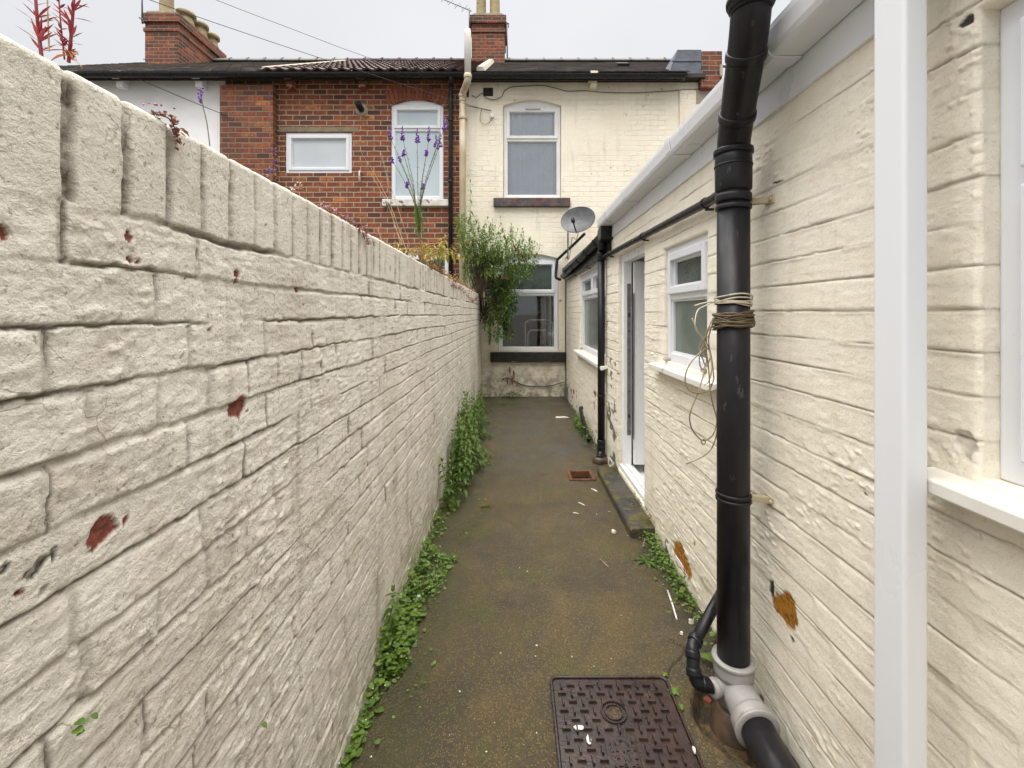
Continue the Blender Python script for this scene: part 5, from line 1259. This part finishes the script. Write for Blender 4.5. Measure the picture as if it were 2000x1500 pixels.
n1 = copy_tree(protos[2]); n1.location = (XL+.030, 1.93, .02); n1.scale = (1.1,1.1,1.05); n1.rotation_euler = (0,-.05,.4); n1['label'] = 'lone nettle standing against the wall nearest the camera'; del n1['group']
# wispy seeding stalks rising above them
m = MB()
for k in range(12):
    y = random.gauss(5.2,.4); b = V((XL+.03+random.random()*.08, y, .1)); e = b+V((random.uniform(-.02,.08), random.uniform(-.1,.1), random.uniform(.35,.55)))
    shoot(m, m, [b, b*.5+e*.5+rv(.01), e], 12, .035, .008, .002, .3, .4, .8, (.3,.9))
o = obj('wispy_weeds', m, MT['leaf_weed']); tag(o, 'thin wispy weeds rising above the nettles against the left wall', 'weeds', kind='stuff')
random.seed(71)
def rosette(name, c, n, L, W, label, tl=(.4,1), lift=.5):
    m = MB(); c = V(c)
    for k in range(n):
        a = 6.28*k/n+random.uniform(-.3,.3); m.leaf(c+V((0,0,.004)), V((math.cos(a), math.sin(a), lift*random.uniform(.5,1.4))), U3, L*random.uniform(.7,1.15), W*random.uniform(.8,1.2), .5, random.uniform(*tl))
    o = obj(name, m, MT['leaf_weed']); return tag(o, label, 'plant')
rosette('dock_plant', (.855,1.83,.0), 9, .16, .036, 'dock with long leaves growing behind the soil pipe', (.1,.7), 1.1)
rosette('weed_seedling', (fx(1316,1.72),1.72,.005), 10, .032, .016, 'bright green seedling on the right edge of the manhole cover')
rosette('weed_seedling', (fx(1327,1.665),1.65,.005), 7, .022, .012, 'smaller bright seedling just below the first beside the manhole cover')
rosette('weed_seedling', (fx(1299,1.80),1.80,.005), 6, .018, .010, 'seedling at the far right corner of the manhole cover')
rosette('weed_tuft', (.77,2.62,.0), 7, .10, .022, 'broad leaved tuft at the left of the weeds by the orange patch', (.1,.6), .6)
def wallplant(pts, label, L, col='leaf_bush'):
    m = MB()
    for px, py, s in pts:
        y = ry(px, XL); m.leaf(V((XL+.008, y, fz(py,y))), V((.6, random.uniform(-.6,.6), random.uniform(-.4,.5))), U3, L*s, L*s, .3, random.random(), prof=(0,.8,1,.8,0))
    o = obj('wall_seedling', m, MT[col]); tag(o, label, 'plant')
wallplant([(133,1412,1),(128,1428,1.1),(136,1437,.9),(165,1396,.8),(150,1404,.5)], 'dark green seedling growing out of the left wall near the bottom corner', .012)
wallplant([(503,1414,1),(507,1418,.7)], 'tiny yellow green leaf growing out of the left wall', .014, 'leaf_weed')
m = MB()
for px, py in ((995,715),(990,735),(1003,722),(1000,735)): q = at(px,py,7.8); m.leaf(q, V((.1,-.3,-1)), V((0,-1,0)), .14, .035, .2, random.random())
o = obj('dead_leaves', m, MT['seed_brown']); tag(o, 'brown dead leaves hanging below the black stone sill', 'leaves')

# ================================================================ LITTER
random.seed(81)
def chip_mesh(r):
    m = MB(); n = 7; a0 = random.uniform(0,6); pts = [(r*random.uniform(.6,1.2)*math.cos(a0+k*6.283/n), r*random.uniform(.45,1)*math.sin(a0+k*6.283/n)) for k in range(n)]
    h = r*.35; m.add([(x,y,0) for x,y in pts]+[(x*.8,y*.8,h+random.uniform(0,r*.2)) for x,y in pts], [tuple(range(n,2*n))]+[(i,(i+1)%n,n+(i+1)%n,n+i) for i in range(n)]); return m
proto = [obj('paint_flake', chip_mesh(.007), MT['flake']) for k in range(4)]
fl = [(978,1277),(1048,1262),(1046,1283),(820,1382),(966,1413),(1048,1433),(725,1480),(878,1437),(950,1470),(898,1352),(1117,1284),(1165,1005),(1028,932),(1002,936),(1060,905),(1065,1107),(1190,1000),(1226,1047),(1030,1117),(1015,1110),(1194,1288),(1301,1328),(1213,1203),(1160,1303),(912,920),(1103,943),(1080,919),(1158,960)]
for i, (px, py) in enumerate(fl):
    o = proto[i] if i < 4 else proto[i % 4].copy()
    if i >= 4: COL.objects.link(o)
    y = gy(py); o.location = (fx(px,y), y, .003); o.rotation_euler.z = random.uniform(0,6.28); s = random.uniform(.3,.75); o.scale = (s,s,s)
    tag(o, 'small pale paint flake lying on the damp concrete path', 'paint flake', 'paint flakes on the path')
def litter(name, px, py, sx, sy, h, mat, label, cat, rz=0):
    y = gy(py); m = MB(); n = 9
    p = [(sx*random.uniform(.75,1.1)*math.cos(k*6.283/n), sy*random.uniform(.75,1.1)*math.sin(k*6.283/n)) for k in range(n)]
    m.add([(x,yy,0) for x,yy in p]+[(x*.9,yy*.9,h*random.uniform(.5,1.3)) for x,yy in p], [tuple(range(n,2*n))]+[(i,(i+1)%n,n+(i+1)%n,n+i) for i in range(n)])
    o = obj(name, m, MT[mat]); o.location = (fx(px,y), y, .004); o.rotation_euler.z = rz; tag(o, label, cat)
litter('paper_scrap', 816, 1173, .030, .018, .018, 'plaster_bit', 'crumpled white paper scrap on the weeds by the left wall', 'litter', .9)
litter('plaster_lump', 1350, 1218, .016, .013, .02, 'flake', 'largest cream plaster lump beside the thin waste pipe', 'rubble')
litter('plaster_lump', 1331, 1240, .008, .008, .01, 'flake', 'small cream plaster lump just below the largest one', 'rubble')
litter('plaster_lump', 1199, 1042, .016, .012, .018, 'flake', 'cream plaster lump lying by the near end of the doorstep', 'rubble')
litter('plastic_strip', 1098, 816, .10, .03, .01, 'plaster_bit', 'white plastic scrap at the far end of the path', 'litter')
litter('brick_fragment', 1383, 1372, .014, .020, .01, 'brick_bit', 'red brick fragment under the bend of the waste pipe', 'rubble', .5)
litter('plaster_lump', 1404, 1295, .010, .010, .012, 'plaster_bit', 'white plaster lump tucked behind the grey pipe socket', 'rubble')
litter('plaster_lump', 1356, 1474, .006, .012, .006, 'flake', 'cream flake on the right edge of the manhole cover', 'rubble')
for o in bpy.data.objects:
    if o.get('label') == 'cream flake on the right edge of the manhole cover': o.location.z = .013
litter('paint_splash', 1150, 1450, .009, .020, .003, 'plaster_bit', 'white paint splash on the manhole cover', 'paint splash')
litter('paint_splash', 1131, 1427, .020, .010, .003, 'flake', 'tan paint splash on the manhole cover above the white one', 'paint splash')
for o in bpy.data.objects:
    if o.name.startswith('paint_splash'): o.location.z = .010
def stick(name, a, b, r, mat, label, cat):
    (ax_, ay_), (bx_, by_) = a, b; y0, y1 = gy(ay_), gy(by_); m = MB(); m.tube([(fx(ax_,y0),y0,.006),(fx((ax_+bx_)/2,(y0+y1)/2),(y0+y1)/2,.008),(fx(bx_,y1),y1,.006)], r, 6); o = obj(name, m, MT[mat]); tag(o, label, cat)
stick('white_stick', (1304,1156), (1322,1212), .0045, 'plaster_bit', 'white plastic stick lying beside the weeds under the orange patch', 'stick')
stick('twig', (1171,1094), (1189,1110), .004, 'cable_tan', 'tan twig lying in the middle right of the path', 'stick')
stick('twig', (1130,983), (1142,989), .005, 'flake', 'pale curled paint strip on the path left of the doorstep', 'paint strip')
stick('twig', (1155,956), (1167,962), .006, 'flake', 'pale paint strip on the path below the rusty drain', 'paint strip')
stick('twig', (1119,1003), (1130,1005), .004, 'flake', 'pale paint strip below the curled one on the path', 'paint strip')
stick('twig', (940,992), (956,990), .005, 'leaf_weed', 'green plant stalk lying by the edge of the weeds', 'stick')

# ================================================================ CAMERA, SKY, SUN
cam = bpy.data.cameras.new('camera'); co = bpy.data.objects.new('camera', cam); COL.objects.link(co)
co.location = (0, 0, H); co.rotation_euler = (R(90), 0, 0)
cam.sensor_width = 36; cam.lens = F/2000*36; cam.shift_x = (1000-CX)/2000; cam.shift_y = -(750-CY)/2000
cam.clip_start = .02; cam.clip_end = 2000; SC.camera = co
w = bpy.data.worlds.new('World'); SC.world = w; w.use_nodes = True; nt = w.node_tree; nt.nodes.clear()
def wn(t, **k):
    n = nt.nodes.new('ShaderNode'+t)
    for a, b in k.items(): setattr(n, a, b)
    return n
sky = wn('TexSky', sky_type='NISHITA', sun_disc=False); sky.sun_elevation = R(58); sky.sun_rotation = R(200); sky.dust_density = 6; sky.air_density = 1.2
hs = wn('HueSaturation'); hs.inputs['Saturation'].default_value = .25; nt.links.new(sky.outputs[0], hs.inputs['Color'])
tc = wn('TexCoord'); sp = wn('SeparateXYZ'); nt.links.new(tc.outputs['Generated'], sp.inputs[0])
cr = wn('ValToRGB'); nt.links.new(sp.outputs[2], cr.inputs[0])
els = [(0,(6.1,6.25,6.55)),(.30,(6.5,6.62,6.9)),(.57,(7.0,7.1,7.4)),(.68,(24,23.8,23.5)),(.82,(45,44,43)),(1,(58,57,55))]
while len(cr.color_ramp.elements) < len(els): cr.color_ramp.elements.new(.5)
for e, (p, c) in zip(cr.color_ramp.elements, els): e.position = p; e.color = (*c, 1)
nz = wn('TexNoise'); nz.inputs['Scale'].default_value = 1.6; nz.inputs['Detail'].default_value = 5; nt.links.new(tc.outputs['Generated'], nz.inputs['Vector'])
mr = wn('MapRange'); nt.links.new(nz.outputs[0], mr.inputs[0]); mr.inputs[1].default_value = .3; mr.inputs[2].default_value = .7; mr.inputs[3].default_value = .92; mr.inputs[4].default_value = 1.07
ml_ = wn('Mix', data_type='RGBA', blend_type='MULTIPLY'); ml_.inputs[0].default_value = 1; nt.links.new(cr.outputs[0], ml_.inputs[6]); nt.links.new(mr.outputs[0], ml_.inputs[7])
mx = wn('Mix', data_type='RGBA'); mx.inputs[0].default_value = .88; nt.links.new(hs.outputs[0], mx.inputs[6]); nt.links.new(ml_.outputs[2], mx.inputs[7])
bg = wn('Background'); bg.inputs[1].default_value = .10; nt.links.new(mx.outputs[2], bg.inputs[0])
ou = wn('OutputWorld'); nt.links.new(bg.outputs[0], ou.inputs[0])
sl = bpy.data.lights.new('sun', 'SUN'); sl.energy = .8; sl.angle = R(40); sl.color = (1,.95,.86); so = bpy.data.objects.new('sun', sl); COL.objects.link(so)
so.rotation_euler = (R(90-58), 0, R(-20)); so.location = (0, -3, 9)
vs = SC.view_settings; vs.view_transform = 'Standard'; vs.look = 'None'; vs.exposure = .36; vs.gamma = 1; vs.use_curve_mapping = False
SC.cycles.max_bounces = 8; SC.cycles.diffuse_bounces = 5; SC.cycles.transparent_max_bounces = 12
